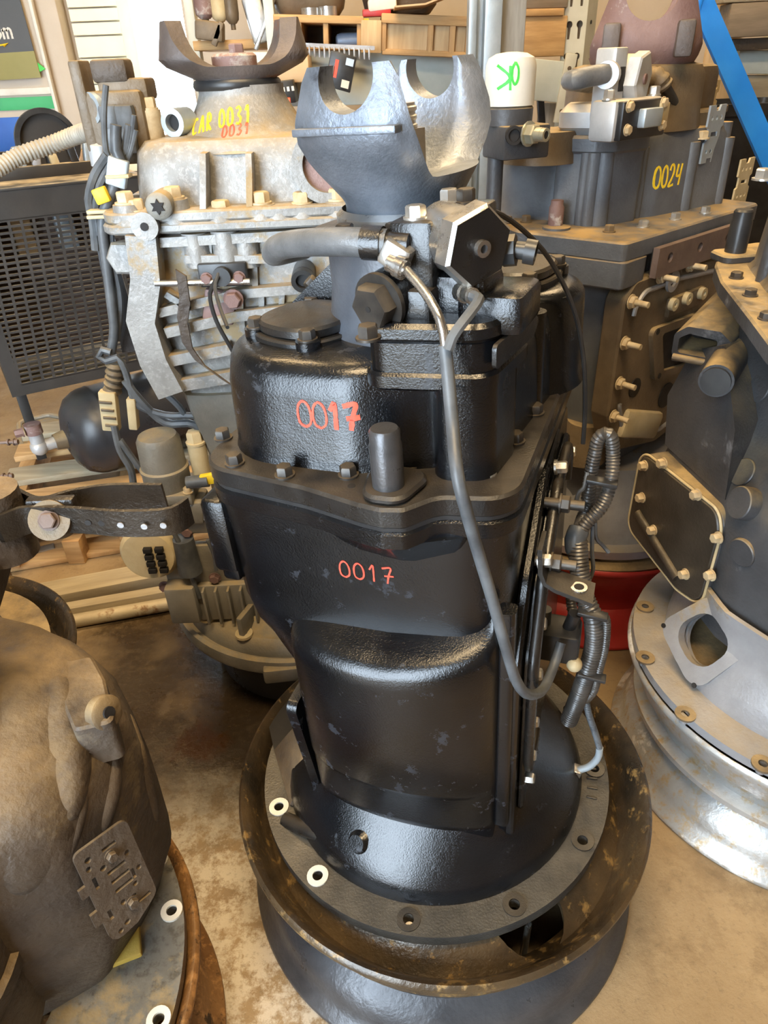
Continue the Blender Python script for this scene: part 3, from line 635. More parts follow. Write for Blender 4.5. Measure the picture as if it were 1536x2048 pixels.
# thick braided hose to the left
h0 = gy((775, 488), -.115); hp_ = [h0, gy((700, 484), -.115), gy((620, 485), -.10), gy((565, 492), -.07), gy((547, 505), -.03), gy((556, 508), .02), gy((610, 495), .06)]
MB().tube(hp_, .0125, 16, .008).build('air_hose', M['hose'], vbo, label='thick grey braided air hose')
d3 = (h0-hp_[1]).normalized(); MB().cyl(h0-d3*.022, h0-d3*.004, .0145, n=18).cyl(h0-d3*.006, h0+d3*.02, .010, n=14).build('hose_ferrule', M['blackdust'], vbo)
eb = gy((778, 525), -.13); MB().box(eb+V((.004, .012, .004)), (.026, .026, .022), MX.Rotation(R(30), 3, 'Y'), .004).build('elbow_fitting', M['machined'], vbo)
f2 = gy((812, 540), -.135); d4 = (f2-eb).normalized(); MB().cyl(eb, f2, .0075, n=12).cyl(eb+d4*.008, eb+d4*.016, .0095, n=12).build('ferrule', M['chrome'], vbo)
# the long air line that runs down the front
ln = [(812, 540, -.135), (850, 585, -.15), (880, 640, -.165), (890, 690, -.172), (897, 760, -.178), (905, 850, -.195), (915, 950, -.225), (935, 1030, -.225), (958, 1110, -.215), (985, 1200, -.21), (1010, 1290, -.205), (1032, 1360, -.19)]
P = [gy(q[:2], q[2]) for q in ln]
MB().tube(P[:5], .0042, 10, .008).build('air_line', M['chrome'], gb, label='thin bright air line leaving the elbow')
mb = MB(); pp = smooth_path(P[3:]+[gy((1055, 1388), -.17), gy((1085, 1380), -.13), gy((1108, 1330), -.09), gy((1122, 1285), -.07)], .008); mb.tube(pp, .0058, 12); mb.build('air_line_sleeve', M['cable'], gb, label='grey sleeved air line looping down the front')
sn = gy((912, 580), -.10); s2 = gy((945, 592), -.13)
MB().cyl(sn-(s2-sn)*.5, sn, .011, n=16).cyl(sn, s2, .007, n=14).cyl(sn+(s2-sn)*.3, sn+(s2-sn)*.6, .0085, n=14).build('pressure_sensor', M['chrome'], vbo)
MB().tube([s2, gy((958, 598), -.14), gy((945, 620), -.15), gy((922, 650), -.165), gy((905, 675), -.172), gy((896, 700), -.176)], .0048, 8, .006).build('sensor_line', M['cable'], vbo)
# thin black wire on the right and a thin wire from the lid bolt
MB().tube([G.y(940, 420, -.02), G.y(985, 422, .0), G.y(1040, 455, .03), G.y(1100, 520, .06), G.y(1148, 620, .08), G.y(1167, 720, .09), G.y(1170, 820, .09), G.y(1166, 888, .08)], .0027, 8, .012).build('black_wire', M['plastic'], gb)
MB().tube([G.y(455, 655, -.06), G.y(440, 615, -.02), G.y(430, 575, .04), G.y(436, 548, .10)], .0022, 6, .01).build('thin_wire', M['plastic'], gb)

# right side: cover plate, studs, brackets and the wiring loom
sc_ = rpoly([(-.15, .09), (.20, .09), (.24, .30), (.22, .58), (.02, .58), (-.10, .50), (-.155, .42)], [.02, .03, .05, .04, .03, .07, .05], 6)
MY = MX(((0, 0, 1, .143), (1, 0, 0, 0), (0, 1, 0, 0), (0, 0, 0, 1)))
scv = MB().prism(sc_, 0, .012, MY, .003).prism([(.03+(y-.03)*.86, .33+(z-.33)*.88) for y, z in sc_], .011, .02, MY, .003).build('side_cover', BK, gb)
MB().tube([V((.166, y, z)) for y, z in rpoly([(-.12, .10), (-.125, .40), (-.08, .49), (.02, .555), (.18, .56)], .04, 5)], .007, 10).build('cover_rim', BD, scv)
for q, yv in [((1115, 935), .03), ((1065, 1120), -.085), ((1060, 1245), -.095), ((1050, 1345), -.10), ((1045, 1440), -.105), ((1043, 1507), -.11), ((1150, 905), .15), ((1050, 1555), -.11)]:
    p = G.y(q[0], q[1], yv); bolt(scv, (.160, yv, p.z), (1, 0, .15), .0075, .012, M['boltsteel'])
for q, yv in [((1100, 1005), -.01), ((1065, 1120), -.07)]:
    p = G.y(*q, yv); MB().cyl((.15, yv, p.z), (.20, yv, p.z), .006, n=12).bolt((.172, yv, p.z), (1, 0, 0), .010, .010).build('stud', BB, scv)
p = G.y(1085, 1155, -.085)
br = MB().strip([(.163, -.085, p.z+.05), (.165, -.085, p.z+.018), (.170, -.086, p.z+.006), (.182, -.088, p.z), (.222, -.095, p.z-.006)], (0, 1, .05), .034, .005).build('mounting_bracket', M['blackdust'], scv, label='bent bracket with one hole')
MB().ring((.206, -.092, p.z-.0025), (.206, -.092, p.z), .009, .005, 16).build('bracket_eyelet', M['machined'], br); MB().cyl((.206, -.092, p.z-.002), (.206, -.092, p.z+.0003), .0055, n=12).build('bracket_hole', M['hole_shade'], br)
sv = G.y(1135, 1280, -.03)
svo = MB().box((sv.x-.012, sv.y, sv.z), (.055, .045, .045), None, .006).cyl((sv.x-.03, sv.y, sv.z+.02), (sv.x-.03, sv.y, sv.z+.045), .008).cyl((sv.x, sv.y, sv.z+.02), (sv.x+.006, sv.y, sv.z+.045), .008).build('side_sensor', M['plastic'], scv)
MB().ball((sv.x+.012, sv.y-.02, sv.z-.02), .010, 14).build('brass_cap', M['tan'], svo)
def ly(q): return G.y(q[0], q[1], q[2])
lo = MB().corr([ly(q) for q in [(1175, 1000, .05), (1183, 940, .05), (1190, 905, .05), (1196, 880, .05), (1208, 868, .05), (1222, 875, .05), (1226, 910, .05), (1222, 960, .04), (1205, 1010, .03), (1170, 1050, .02), (1155, 1085, .01)]], .0085, .0042, .0013).build('wiring_loom', M['loom'], gb, label='black ribbed wiring loom with a loop at its top')
MB().corr([ly(q) for q in [(1192, 965, .06), (1182, 1000, .06), (1168, 1030, .05), (1158, 1060, .02)]], .0085, .0042, .0013).build('loom_branch', M['loom'], lo)
MB().corr([ly(q) for q in [(1155, 1080, .01), (1158, 1130, .0), (1168, 1190, -.01), (1186, 1235, -.02), (1188, 1290, -.02), (1175, 1340, -.02), (1158, 1390, -.01), (1138, 1440, .0)]], .0125, .0046, .0015, 14).build('loom_trunk', M['loom'], lo)
MB().corr([ly(q) for q in [(1200, 1228, -.02), (1212, 1240, -.02), (1210, 1290, -.02), (1198, 1340, -.02), (1188, 1380, -.01), (1172, 1400, 0)]], .0058, .0036, .001, 10).build('loom_branch', M['loom'], lo)
MB().corr([ly(q) for q in [(1172, 1400, 0), (1178, 1430, 0), (1190, 1465, .01), (1199, 1495, .02)]], .005, .0034, .0009, 10).build('loom_branch', M['cable'], lo)
MB().corr([ly(q) for q in [(1150, 1160, .06), (1142, 1190, .05), (1145, 1222, .04), (1152, 1228, .04)]], .0075, .0042, .0013).build('loom_branch', M['loom'], lo)
MB().tube([ly(q) for q in [(1199, 1495, .02), (1196, 1515, .02), (1180, 1532, .02), (1158, 1540, .02)]], .0055, 10, .006).build('pale_wire_end', M['galv'], lo)
pw = ly((1130, 1535, .02)); MB().box(pw, (.05, .018, .016), MX.Rotation(R(8), 3, 'Y'), .003).box(pw-V((.035, 0, 0)), (.03, .012, .012), None, .002).build('wire_plug', M['machined'], lo)
for q in [(1219, 958), (1200, 1222), (1197, 1345)]:
    p = ly((*q, .04 if q[1] < 1000 else -.02)); MB().box(p+V((-.008, -.008, 0)), (.036, .014, .005), MX.Rotation(R(6), 3, 'Y'), .001).build('cable_tie', M['plastic'], lo)
MB().tube([ly(q) for q in [(1158, 1060, .02), (1150, 1080, .01), (1152, 1100, .01)]], .0128, 14, .006).build('tape_wrap', M['cable'], lo)
for w_ in ([(1190, 1040, .03), (1192, 1075, .04), (1205, 1090, .05), (1218, 1105, .05)], [(1186, 1050, .03), (1184, 1100, .03), (1186, 1140, .03), (1176, 1165, .03)], [(1150, 1010, .03), (1158, 985, .03), (1168, 975, .03), (1175, 945, .04)]):
    MB().tube([ly(q) for q in w_], .0026, 8, .006).build('loose_wire', M['cable'], lo)
# red handwriting
o_ = G.y(600, 858, -.145); paint('0017', G.y(598, 850, -.145), (1, .05, 0), (0, 0, 1), .027, .0165, .003, [axo]+lob, M['red'], gb, label='red painted number 0017 on the rear case', w=.66, wids=[.0024, .0024, .0046, .0052])
paint('0017', G.y(681, 1150, -.16), (1, .05, 0), (0, 0, 1), .0215, .0165, .002, [co], M['red'], gb, label='red painted number 0017 on the main case', w=.66)
# ================================================================== silver wheel and grey gearbox on the right
def polyring(poly, c, z, n=64, r=.03): return [V((x, y, z)) for x, y in polar(rpoly(poly, r, 6), c, n)]
wheel('truck_wheel', 'scratched silver aluminium wheel on the floor at right under a dark gearbox', (.705, .19), H=.25, mrim=M['rimsilver'], disc=[(.298, .12), (.26, .13), (.1, .13)], mdisc=M['rimsilver'])
RG = Frame((.706, .192, .252), (.706, .192, 1.2), 11)
rg = thing('gearbox', 'dark grey gearbox with bolted side cover and open bell window at right edge', 'gearbox', RG.mat)
DC, BG_ = M['darkcast'], M['bellgrey']
rh = [RG.z(*q, .016) for q in [(1290, 1215), (1290, 1317), (1370, 1430), (1525, 1530)]]
hp = [circle(h.x, h.y, .007, 12) for h in rh]
rf = MB().prism(circle(0, 0, .3205, 96), 0, .016, holes=hp+[circle(0, 0, .255, 60)]).build('bell_flange', M['bellgrey'], rg)
for h in rh: MB().ring((h.x, h.y, .016), (h.x, h.y, .020), .017, .007, 18).build('bolt_seat', M['browncast'], rf)
dm = MB(); base = polar(rpoly([(-.245, -.02), (-.20, -.16), (.1, -.2), (.2, -.1), (.2, .2), (-.2, .3)], .05, 6), (0, 0), 72); rings = []
for r, z, k in [(.262, .004, 0), (.262, .03, 0), (.256, .06, .05), (.245, .09, .2), (.23, .13, .6), (.22, .18, 1)]:
    rings.append([V(((r*(1-k)+math.hypot(*base[i])*k)*math.cos(2*PI*i/72), (r*(1-k)+math.hypot(*base[i])*k)*math.sin(2*PI*i/72), z)) for i in range(72)])
dm.loft(rings, False, False); d_ = dm.build('bell_dome', BG_, rg)
wq = [RG.loc(ay(*q)) for q in [(1322, 1248, .215), (1403, 1378, .115), (1503, 1298, .085), (1443, 1190, .185)]]
wc = sum(wq, V())/4; wx = (wq[2]-wq[0]).normalized(); wn = wx.cross(wq[1]-wq[3]).normalized()
if wn.dot(RG.M @ (CAM-RG.O)-wc) < 0: wn = -wn
wyv = wn.cross(wx)
def to2(p): d = p-wc; return (d.dot(wx), d.dot(wyv))
WM = MX((wx, wyv, wn)).transposed().to_4x4(); WM.translation = wc+wn*.008
W2 = [to2(p) for p in wq]
# raised window nose with an open rounded window
ns = MB(); ins = [(x*.72, y*.72) for x, y in W2]
wo_ = rpoly([(x*1.06, y*1.06) for x, y in W2], .03, 6); wi_ = rpoly(ins, .035, 6)
ns.prism(wo_, -.012, .006, WM, holes=[wi_]); nso = ns.build('window_frame', BG_, rg)
lo_ = [WM @ V((x*1.04, y*1.04, -.01)) for x, y in polar(wo_, (0, 0), 48)]; up_ = [V((p.x*.9+.02, p.y*.9+.02, -.0)) for p in lo_]
lo2 = [WM @ V((x*1.5, y*1.45, -.12)) for x, y in polar(wo_, (0, 0), 48)]
sk = MB(); sk.loft([lo2, lo_], False, False); sk.build('window_nose', BG_, rg)
cu = MB().prism([(x*1.0, y*1.0) for x, y in wi_], -.4, .1, WM)
md = d_.modifiers.new('s', 'SOLIDIFY'); md.thickness = .008; md.offset = -1
bpy.context.view_layer.update(); d_.data = bpy.data.meshes.new_from_object(d_.evaluated_get(bpy.context.evaluated_depsgraph_get())); d_.modifiers.clear(); cut(d_, cu)
for x, y in W2: MB().cyl(WM @ V((x*.9, y*.9, .0055)), WM @ V((x*.9, y*.9, .0075)), .0045, n=10).build('screw_hole', M['hole_shade'], nso)
# floor of the bell seen through the window
MB().cyl((-.02, 0, .02), (-.02, 0, .03), .23, n=40).build('clutch_side_wall', M['browncast'], rg)
# main case
cs = MB(); A0 = [(-.235, .0), (-.195, -.135), (.16, -.16), (.22, .05), (.2, .28), (-.21, .30)]
def rs(k, z, dx=0): return polyring([(x*k+dx, y*k) for x, y in A0], (0, .05), z, 64, .045)
cs.loft([rs(.96, .10), rs(.98, .2), rs(1.0, .30), rs(.97, .36, .01), rs(.90, .42, .025), rs(.86, .50, .035), rs(.86, .60, .035), rs(.9, .625, .03)]); cso = cs.build('main_case', DC, rg)
fo = [tuple(RG.z(*q, .65)[:2]) for q in ((1430, 530), (1442, 562), (1500, 636), (1548, 700))]+[(.1, -.25), (.27, .0), (.27, .3), (.0, .42)]+[tuple(RG.z(*q, .65)[:2]) for q in ((1475, 490), (1440, 500))]
flo = MB().prism(rpoly(fo, .02, 4), .625, .650, bev=.003).build('rear_case_flange', DC, rg)
for q in [(1472, 548), (1500, 583), (1532, 630)]:
    p = RG.z(q[0], q[1]+8, .65); bolt(flo, (p.x, p.y, .65), (0, 0, 1), .009, .008, BB)
p = RG.z(1468, 512, .655); MB().prism(rpoly([(p.x-.035, p.y-.03), (p.x+.03, p.y-.03), (p.x+.05, p.y+.03), (p.x-.03, p.y+.03)], .015, 5), .648, .662, bev=.003).build('dowel_boss', DC, flo)
MB().lathe([(.017, 0), (.017, .05), (.0155, .054), (.0155, .066), (.013, .069)], 20, (p.x, p.y, .66), cap1=True).build('dowel_pin', M['plastic'], flo)
# rear case rising out of frame
rc = MB(); RA = [(-.19, .12), (-.165, -.09), (.1, -.15), (.22, .0), (.2, .28), (-.1, .30)]
rc.loft([polyring([(x*k, y*k) for x, y in RA], (0, .08), z, 48, .06) for k, z in ((1.04, .648), (1.0, .66), (.97, .78), (.93, .81), (.8, .82))]); rco = rc.build('rear_case', DC, rg)
for q, r in (((1500, 560), .012), ((1530, 600), .013)):
    p = RG.z(*q, .66); MB().cyl((p.x+.04, p.y+.02, .65), (p.x+.045, p.y+.02, .80), r, r*.9, 12).build('case_rib', DC, rco)
p = RG.loc(ay(1525, 360, .32)); bolt(rco, p, (0, 0, 1), .012, .012, M['boltsteel'])
# lever boss: dusty hooded housing with a dark slot, and a round plug
hb = RG.loc(ay(1402, 694, .38)); d_h = V((-.75, -.62, -.1)).normalized()
hx_, hy_, hn_ = basis(d_h); HM = MX((hx_, hy_, hn_)).transposed().to_4x4(); HM.translation = hb
arch = rpoly([(-.046, -.027), (.046, -.027), (.046, .015), (.026, .031), (-.026, .031), (-.046, .015)], .010, 4)
ho = MB(); ho.prism(arch, -.20, .0, HM, holes=[rpoly([(-.037, -.017), (.024, -.017), (.024, .016), (-.022, .019), (-.037, .009)], .006, 3)]); hoo = ho.build('lever_housing', DC, rg)
MB().prism([(x*.9, y*.9) for x, y in arch], -.12, -.07, HM).build('slot_back', M['hole_shade'], hoo)
MB().cyl(HM @ V((-.042, -.025, .002)), HM @ V((.042, -.025, .002)), .006, n=12).build('slot_edge_bar', M['browncast'], hoo)
pc = RG.loc(ay(1432, 762, .27)); MB().cyl(pc+V((.10, .10, 0)), pc, .028, .026, 24).build('plug_housing', DC, rg); MB().cyl(pc, pc+V((-.004, -.004, 0)), .022, n=24).build('round_plug', M['plastic'], rg)
slp = MB(); q4 = [RG.loc(ay(*q)) for q in [(1335, 790, .42), (1385, 700, .44), (1450, 690, .34), (1470, 860, .22), (1450, 1000, .22), (1330, 890, .42)]]
bk_ = [p+V((.12, .06, -.01)) for p in q4]; slp.loft([bk_, q4]); slp.build('case_shoulder', DC, rg)
# bolted side cover
tl, tr = RG.loc(ay(1292, 897, .425)), RG.loc(ay(1462, 1030, .19)); bl = RG.loc(ay(1288, 1060, .425))
ex = (tr-tl).normalized(); ez = V((0, 0, 1)); en = ez.cross(ex)*-1
if en.x > 0: en = -en
CM = MX((ex, ez, en)).transposed().to_4x4(); CM.translation = tl; Lx = (tr-tl).length; Hz = tl.z-bl.z+.012
co_ = rpoly([(0, 0), (Lx*.93, .0), (Lx, -.03), (Lx, -Hz*.95), (Lx*.72, -Hz*1.02), (0, -Hz*.88)], [.03, .05, .05, .035, .05, .03], 6)
cvo = MB().prism(co_, -.11, .006, CM, bev=.003).build('cover_pad', DC, rg)
cv = MB().prism([(Lx*.5+(x-Lx*.5)*.97, -Hz/2+(y+Hz/2)*.97) for x, y in co_], .004, .012, CM, .002).build('side_cover', M['coverdark'], rg)
MB().tube([CM @ V((x, y, .009)) for x, y in co_+co_[:1]], .0024, 8).build('cover_bead', M['tan'], cv)
MB().cyl(CM @ V((Lx*.12, -Hz*.62, .012)), CM @ V((Lx*.72, -Hz*.88, .012)), .009, n=12).build('cover_ridge', M['coverdark'], cv)
for q in [(1290, 931), (1328, 926), (1396, 989), (1438, 1075), (1424, 1150), (1372, 1148), (1308, 1060), (1285, 995)]:
    d = RG.M @ ray(*q); o = RG.M @ (CAM-RG.O); t = ((CM @ V((0, 0, .012)))-o).dot(en)/d.dot(en); bolt(cv, o+d*t, en, .0085, .010, M['bolttan'])
# round cast bosses on the front-left face
fx = [RG.loc(ay(*q, Y)) for q, Y in (((1488, 985), .10), ((1494, 1012), .10), ((1482, 1100), .11), ((1516, 780), .07))]
dF = V((-.35, -.9, .1)).normalized()
for q, r, h in (((1486, 945), .024, .003), ((1496, 1008), .027, .018), ((1484, 1105), .024, .003), ((1520, 775), .024, .003)):
    p, nn = hit([cso], RG, *q); MB().cyl(p-nn*.02, p+nn*h, r, r*.97, 28, bev=.0015).build('cast_boss', DC, cso)

# ================================================================== red wheel and the grey gearbox marked 0024 behind
wheel('truck_wheel', 'red painted steel wheel under the gearbox marked 0024', (.47, .81), mrim=M['rimred'], disc=[(.298, .22), (.26, .228), (.1, .23)], mdisc=M['browncast'])
BG = Frame((.47, .81, .236), (.47, .81, 1.2), 40)
g4 = thing('gearbox', 'grey gearbox marked 0024 in yellow standing at the back right', 'gearbox', BG.mat)
GB = M['blue_grey']
b4 = MB(); b4.lathe([(.278, 0), (.278, .02), (.25, .022), (.245, .05), (.235, .09), (.225, .16), (.22, .2)], 64, cap0=True, cap1=True); b4.build('bell_housing', M['bellgrey'], g4)
O4 = [(-.26, .02), (-.25, -.13), (.19, -.14), (.22, .22), (-.10, .24), (-.24, .15)]
def r4(k, z): return polyring([(x*k, y*k) for x, y in O4], (0, .05), z, 72, .05)
c4_ = MB().loft([r4(.86, .12), r4(.90, .30), r4(.97, .40), r4(.98, .46), r4(1.0, .50), r4(1.05, .64), r4(1.07, .663)]).build('main_case', GB, g4)
f4o = rpoly([(-.325, .05), (-.318, -.01), (-.29, -.16), (.21, -.158), (.25, .24), (-.12, .26), (-.28, .14)], [.03, .02, .012, .02, .05, .06, .05], 5)
f4 = MB().prism(f4o, .662, .695, bev=.003).prism(rpoly([(-.318, -.01), (-.29, -.163), (-.21, -.160), (-.2, -.02)], .01), .615, .664, bev=.003).build('rear_case_flange', GB, g4)
for q in [(1014, 440), (1005, 422), (1052, 438), (1218, 458), (1286, 448), (1350, 433), (1410, 420)]:
    p = BG.z(q[0], q[1]+6, .695); bolt(f4, (p.x, p.y, .695), (0, 0, 1), .0095, .010, M['boltsteel'] if q[0] > 1240 else M['browncast'])
p = BG.z(1110, 454, .695); MB().lathe([(.014, 0), (.014, .04), (.0115, .044), (.0115, .052)], 18, (p.x, p.y, .69), cap1=True).build('dowel_pin', M['rustpink'], f4)
MB().cyl((p.x-.012, p.y-.012, .62), (p.x-.012, p.y-.012, .699), .026, n=20).build('dowel_boss', GB, f4)
# rear case with lobes
H4 = [(-.235, .17), (-.20, .04), (-.13, -.03), (-.05, -.065), (.2, -.098), (.24, .16), (.1, .24), (-.18, .24)]
def h4(k, z): return polyring([(x*k, y*k) for x, y in H4], (0, .05), z, 90, .05)
a4 = MB().loft([h4(1.02, .694), h4(1.0, .702), h4(.97, .80), h4(.95, .825), h4(.88, .84), h4(.5, .845)]).build('rear_case', GB, g4)
for q, r in ((1165, .012), (1180, .015), (1205, .018), (1278, .012), (1375, .016), (1440, .016)):
    RIB4 = globals().get('RIB4', []); RIB4.append((q, r))
p = BG.z(1085, 265, .85); MB().cyl((p.x+.02, p.y+.02, .80), (p.x+.02, p.y+.02, .852), .075, .07, 32).build('countershaft_cover', M['browncast'], a4)
l4 = BG.z(1440, 252, .855); lo4 = MB().prism(circle(.12, .02, .085, 32), .83, .868, bev=.004).build('countershaft_cover', M['browncast'], a4)
p = BG.y(1455, 300, -.09); bx4 = MB().cyl((p.x, p.y+.02, .66), (p.x, p.y+.02, .845), .02, .018, 16).build('tall_boss', GB, a4)
# housing under the shift valve
vh = MB(); V4 = rpoly([(-.232, .05), (-.212, -.025), (-.185, -.052), (-.10, -.068), (-.06, .03), (-.15, .1)], .015, 5)
vh.prism(V4, .815, .845, bev=.005).prism([(-.15+(x+.15)*.93, .01+(y-.01)*.93) for x, y in V4], .69, .82); vho = vh.build('shift_cylinder_housing', GB, g4)
for q, r in RIB4:
    p, nn = hit([a4, vho], BG, q, 380); p = p-nn*r*.45; MB().cyl((p.x, p.y, .69), (p.x, p.y, .818), r, r*.9, 14).build('case_rib', GB, a4)
v2 = MB().prism([(-.15+(x+.15)*.95, .01+(y-.01)*.95) for x, y in V4], .845, .893, bev=.012).build('shift_cylinder_cover', M['whitealu'], g4)
DY = .065
def b4y(q, c): return BG.y(q[0], q[1], c+DY)
p = b4y((1283, 237), -.165); rot4 = MX.Identity(3)
mo = MB().box((p.x-.012, p.y+.022, p.z), (.145, .05, .06), None, .008).build('solenoid_body', M['whitealu'], v2)
sp = MB().box((p.x-.01, p.y-.006, p.z), (.135, .014, .056), None, .005).build('solenoid_cover', M['plastic'], mo)
MB().box((p.x-.004, p.y-.018, p.z+.002), (.055, .016, .028), None, .004).build('solenoid_socket', M['galv'], sp)
MB().box((p.x+.042, p.y-.0145, p.z+.006), (.028, .004, .03), None, .001).build('label_plate', M['tan'], sp)
for q in ((1258, 213), (1253, 260), (1326, 205), (1322, 250)):
    e = BG.y(*q, p.y-.013); bolt(sp, e, (0, -1, 0), .0075, .006, M['bolttan'])
for q in ((1218, 195), (1310, 180)):
    e = BG.y(*q, p.y+.02); bolt(mo, (e.x, e.y, p.z+.03), (0, 0, 1), .009, .012, M['boltsteel'])
# white regulator: ported block with a hex cap and hoses
e = b4y((1218, 163), -.11); rb = MB().box(e+V((0, 0, -.005)), (.035, .04, .105), None, .004).build('regulator_block', M['whitealu'], v2)
MB().box(e+V((.004, -.021, .003)), (.012, .004, .035), None, .001).build('block_slot', M['hole_shade'], rb)
e2 = b4y((1278, 158), -.135); d5 = V((.25, -.96, -.03)).normalized(); x5, y5, _ = basis(d5)
hc = MB().cyl(e2-d5*.05, e2-d5*.004, .036, n=28); hx5 = lambda r, t: [e2+d5*t+(x5*math.cos(PI/3*k+.2)+y5*math.sin(PI/3*k+.2))*r for k in range(6)]
hc.loft([hx5(.042, -.012), hx5(.042, .006), hx5(.039, .009)]); hco = hc.build('hex_cap', M['whitealu'], rb); MB().cyl(e2+d5*.008, e2+d5*.012, .008, n=14).build('cap_port', M['rustpink'], hco)
MB().cyl(e+V((-.018, -.01, .01)), e+V((-.03, -.014, .01)), .02, n=20).build('port_boss', M['whitealu'], rb)
MB().tube([e+V((-.025, -.01, .012)), b4y((1185, 152), -.11), b4y((1150, 160), -.10), b4y((1142, 162), -.06), b4y((1180, 168), 0)], .015, 12, .01).build('air_hose', M['hose'], rb)
MB().corr([b4y((1300, 150), -.09), b4y((1318, 155), -.11), b4y((1332, 175), -.12)], .016, .011, .003).build('boot', M['browncast'], rb)
MB().tube([b4y((1330, 172), -.12), b4y((1340, 190), -.12), b4y((1348, 205), -.12)], .009, 10, .01).build('wire_tail', M['plastic'], rb)
# output: dark bearing housing, rusty yoke
oh = MB().lathe([(.135, .84), (.13, .87), (.128, .93), (.12, .945), (.1, .95)], 40, (.02, .06, 0), cap1=True).build('output_bearing_housing', M['browncast'], g4)
MB().box((.155, .03, .90), (.10, .11, .09), None, .02).build('speed_sensor_housing', M['browncast'], oh)
p = b4y((1372, 190), -.09); MB().box((p.x+.005, p.y+.03, p.z-.03), (.06, .05, .10), None, .006).cyl((p.x-.015, p.y, p.z-.03), (p.x-.015, p.y-.02, p.z-.03), .022, n=20).build('side_valve', M['browncast'], g4); bolt(g4, (p.x+.005, p.y+.03, p.z+.02), (0, 0, 1), .010, .012, M['browncast'])
Y4 = yoke(g4, 'output_yoke', M['rustpink'], .915, .98, 1.075, .115, .078, (.085,), .105, .046, R(-146), .3, 'rust red yoke with half-round ears')
Y4.location = (.02, .05, 0)
for s in (-1, 1):
    a = R(-146)+(0 if s > 0 else PI); dy = V((math.cos(a), math.sin(a), 0)); ty = V((-dy.y, dy.x, 0))
    for k in (-1, 1): MB().box(dy*.105+ty*.062*k+V((0, 0, .985)), (.05, .03, .055), MX.Rotation(a, 3, 'Z'), .006).build('yoke_lug', M['rustgrey'], Y4)
# connector and perforated brackets
def perf(org, ux, uy, w, h, holes, parent, mat, notch=True, th=.004, name='perforated_bracket', lab=None):
    ux = V(ux).normalized(); uy = (V(uy)-ux*V(uy).dot(ux)).normalized(); m = MX((ux, uy, ux.cross(uy))).transposed().to_4x4(); m.translation = V(org)
    out = [(0, 0), (w*.33, 0), (w*.33, h*.08), (w*.62, h*.08), (w*.62, 0), (w, 0), (w, h*.36), (w*.88, h*.4), (w*.88, h*.6), (w, h*.64), (w, h), (w*.66, h), (w*.6, h*.9), (w*.4, h*.9), (w*.34, h), (0, h), (0, h*.64), (w*.12, h*.6), (w*.12, h*.4), (0, h*.36)] if notch else rpoly(rect(0, w, 0, h), w*.08, 4)
    return MB().prism(out, 0, th, m, holes=holes).build(name, mat, parent, label=lab)
def hset(w, h): return [circle(w*x, h*y, w*.07, 8) for x in (.22, .5, .78) for y in (.2, .78)]+[rect(w*.3, w*.7, h*.46, h*.54)]
perf(b4y((1397, 328), -.145), (1, 0, 0), (0, 0, 1), .062, .10, hset(.062, .10), g4, M['galv'])
bolt(g4, b4y((1403, 278), -.14), (0, 0, 1), .012, .012, M['bolttan'])
perf(b4y((1460, 412), -.155), (1, 0, 0), (0, 0, 1), .062, .09, hset(.062, .09), g4, M['tan'])
perf(b4y((1398, 228), -.05), (1, 0, 0), (0, 0, 1), .06, .06, hset(.06, .06), g4, M['tan'])
p = b4y((1420, 240), -.06); MB().box(p, (.05, .025, .022), MX.Rotation(R(-12), 3, 'Y'), .003).box(p+V((.05, .01, .012)), (.06, .015, .014), MX.Rotation(R(-12), 3, 'Y'), .003).build('wire_plug', M['browncast'], g4)
MB().tube([p, p+V((-.05, .02, .012)), p+V((-.10, .06, .02))], .006, 8, .01).build('plug_cable', M['tan'], g4)
DY = 0
# right face: drilled bar, side cover with studs, window frame, tan lower casting
bar = [b4y(q, -.158) for q in ((1303, 482), (1462, 442))]
bw = (bar[1]-bar[0]).length; hb4 = [circle(bw*t, -.022, .009, 14) for t in (.14, .5, .86)]
BM = MX(((1, 0, 0, bar[0].x), (0, 0, 1, -.165), (0, 1, 0, .675), (0, 0, 0, 1)))
MB().prism(rect(.004, bw-.004, -.048, -.004), -.002, .004, BM).build('bar_hole_shade', M['hole_shade'], g4); MB().prism(rect(0, bw, -.052, 0), -.012, 0, BM, holes=hb4).build('drilled_bar', M['brace'], g4, label='brown steel bar with three holes')  # dark sheet behind the bar paints the shade in its holes
FM = MX(((1, 0, 0, 0), (0, 0, 1, -.14), (0, 1, 0, 0), (0, 0, 0, 1)))
def P2(q): p = b4y(q, -.15); return (p.x, p.z)
cvp = [P2(q) for q in ((1238, 600), (1262, 560), (1345, 530), (1470, 505), (1520, 560), (1480, 700), (1400, 800), (1300, 880), (1215, 900), (1205, 830))]
c5 = MB().prism(rpoly(cvp, .02, 4), -.022, .02, FM, bev=.004).build('side_cover', M['browncast'], g4)
inn = [(sum(x for x, _ in cvp)/10+(x-sum(x for x, _ in cvp)/10)*.86, sum(z for _, z in cvp)/10+(z-sum(z for _, z in cvp)/10)*.86) for x, z in cvp]
MB().tube([V((x, -.163, z)) for x, z in rpoly(inn, .03, 5)], .005, 8).build('cover_bead', M['bellgrey'], c5)
for q in ((1320, 553), (1378, 530), (1262, 603), (1248, 686), (1238, 766), (1226, 832)):
    e = b4y(q, -.165); bolt(c5, e, (0, -1, 0), .011, .008, M['bolttan']); MB().cyl(e, e+V((.0, -.035, 0)), .0055, n=10).build('stud', M['bolttan'], c5)
e = b4y((1342, 562), -.166); MB().ring(e, e+V((0, -.006, 0)), .02, .01, 22).build('threaded_port', M['bellgrey'], c5); MB().cyl(e+V((0, .001, 0)), e+V((0, -.001, 0)), .010, n=16).build('port_hole', M['hole_shade'], c5)
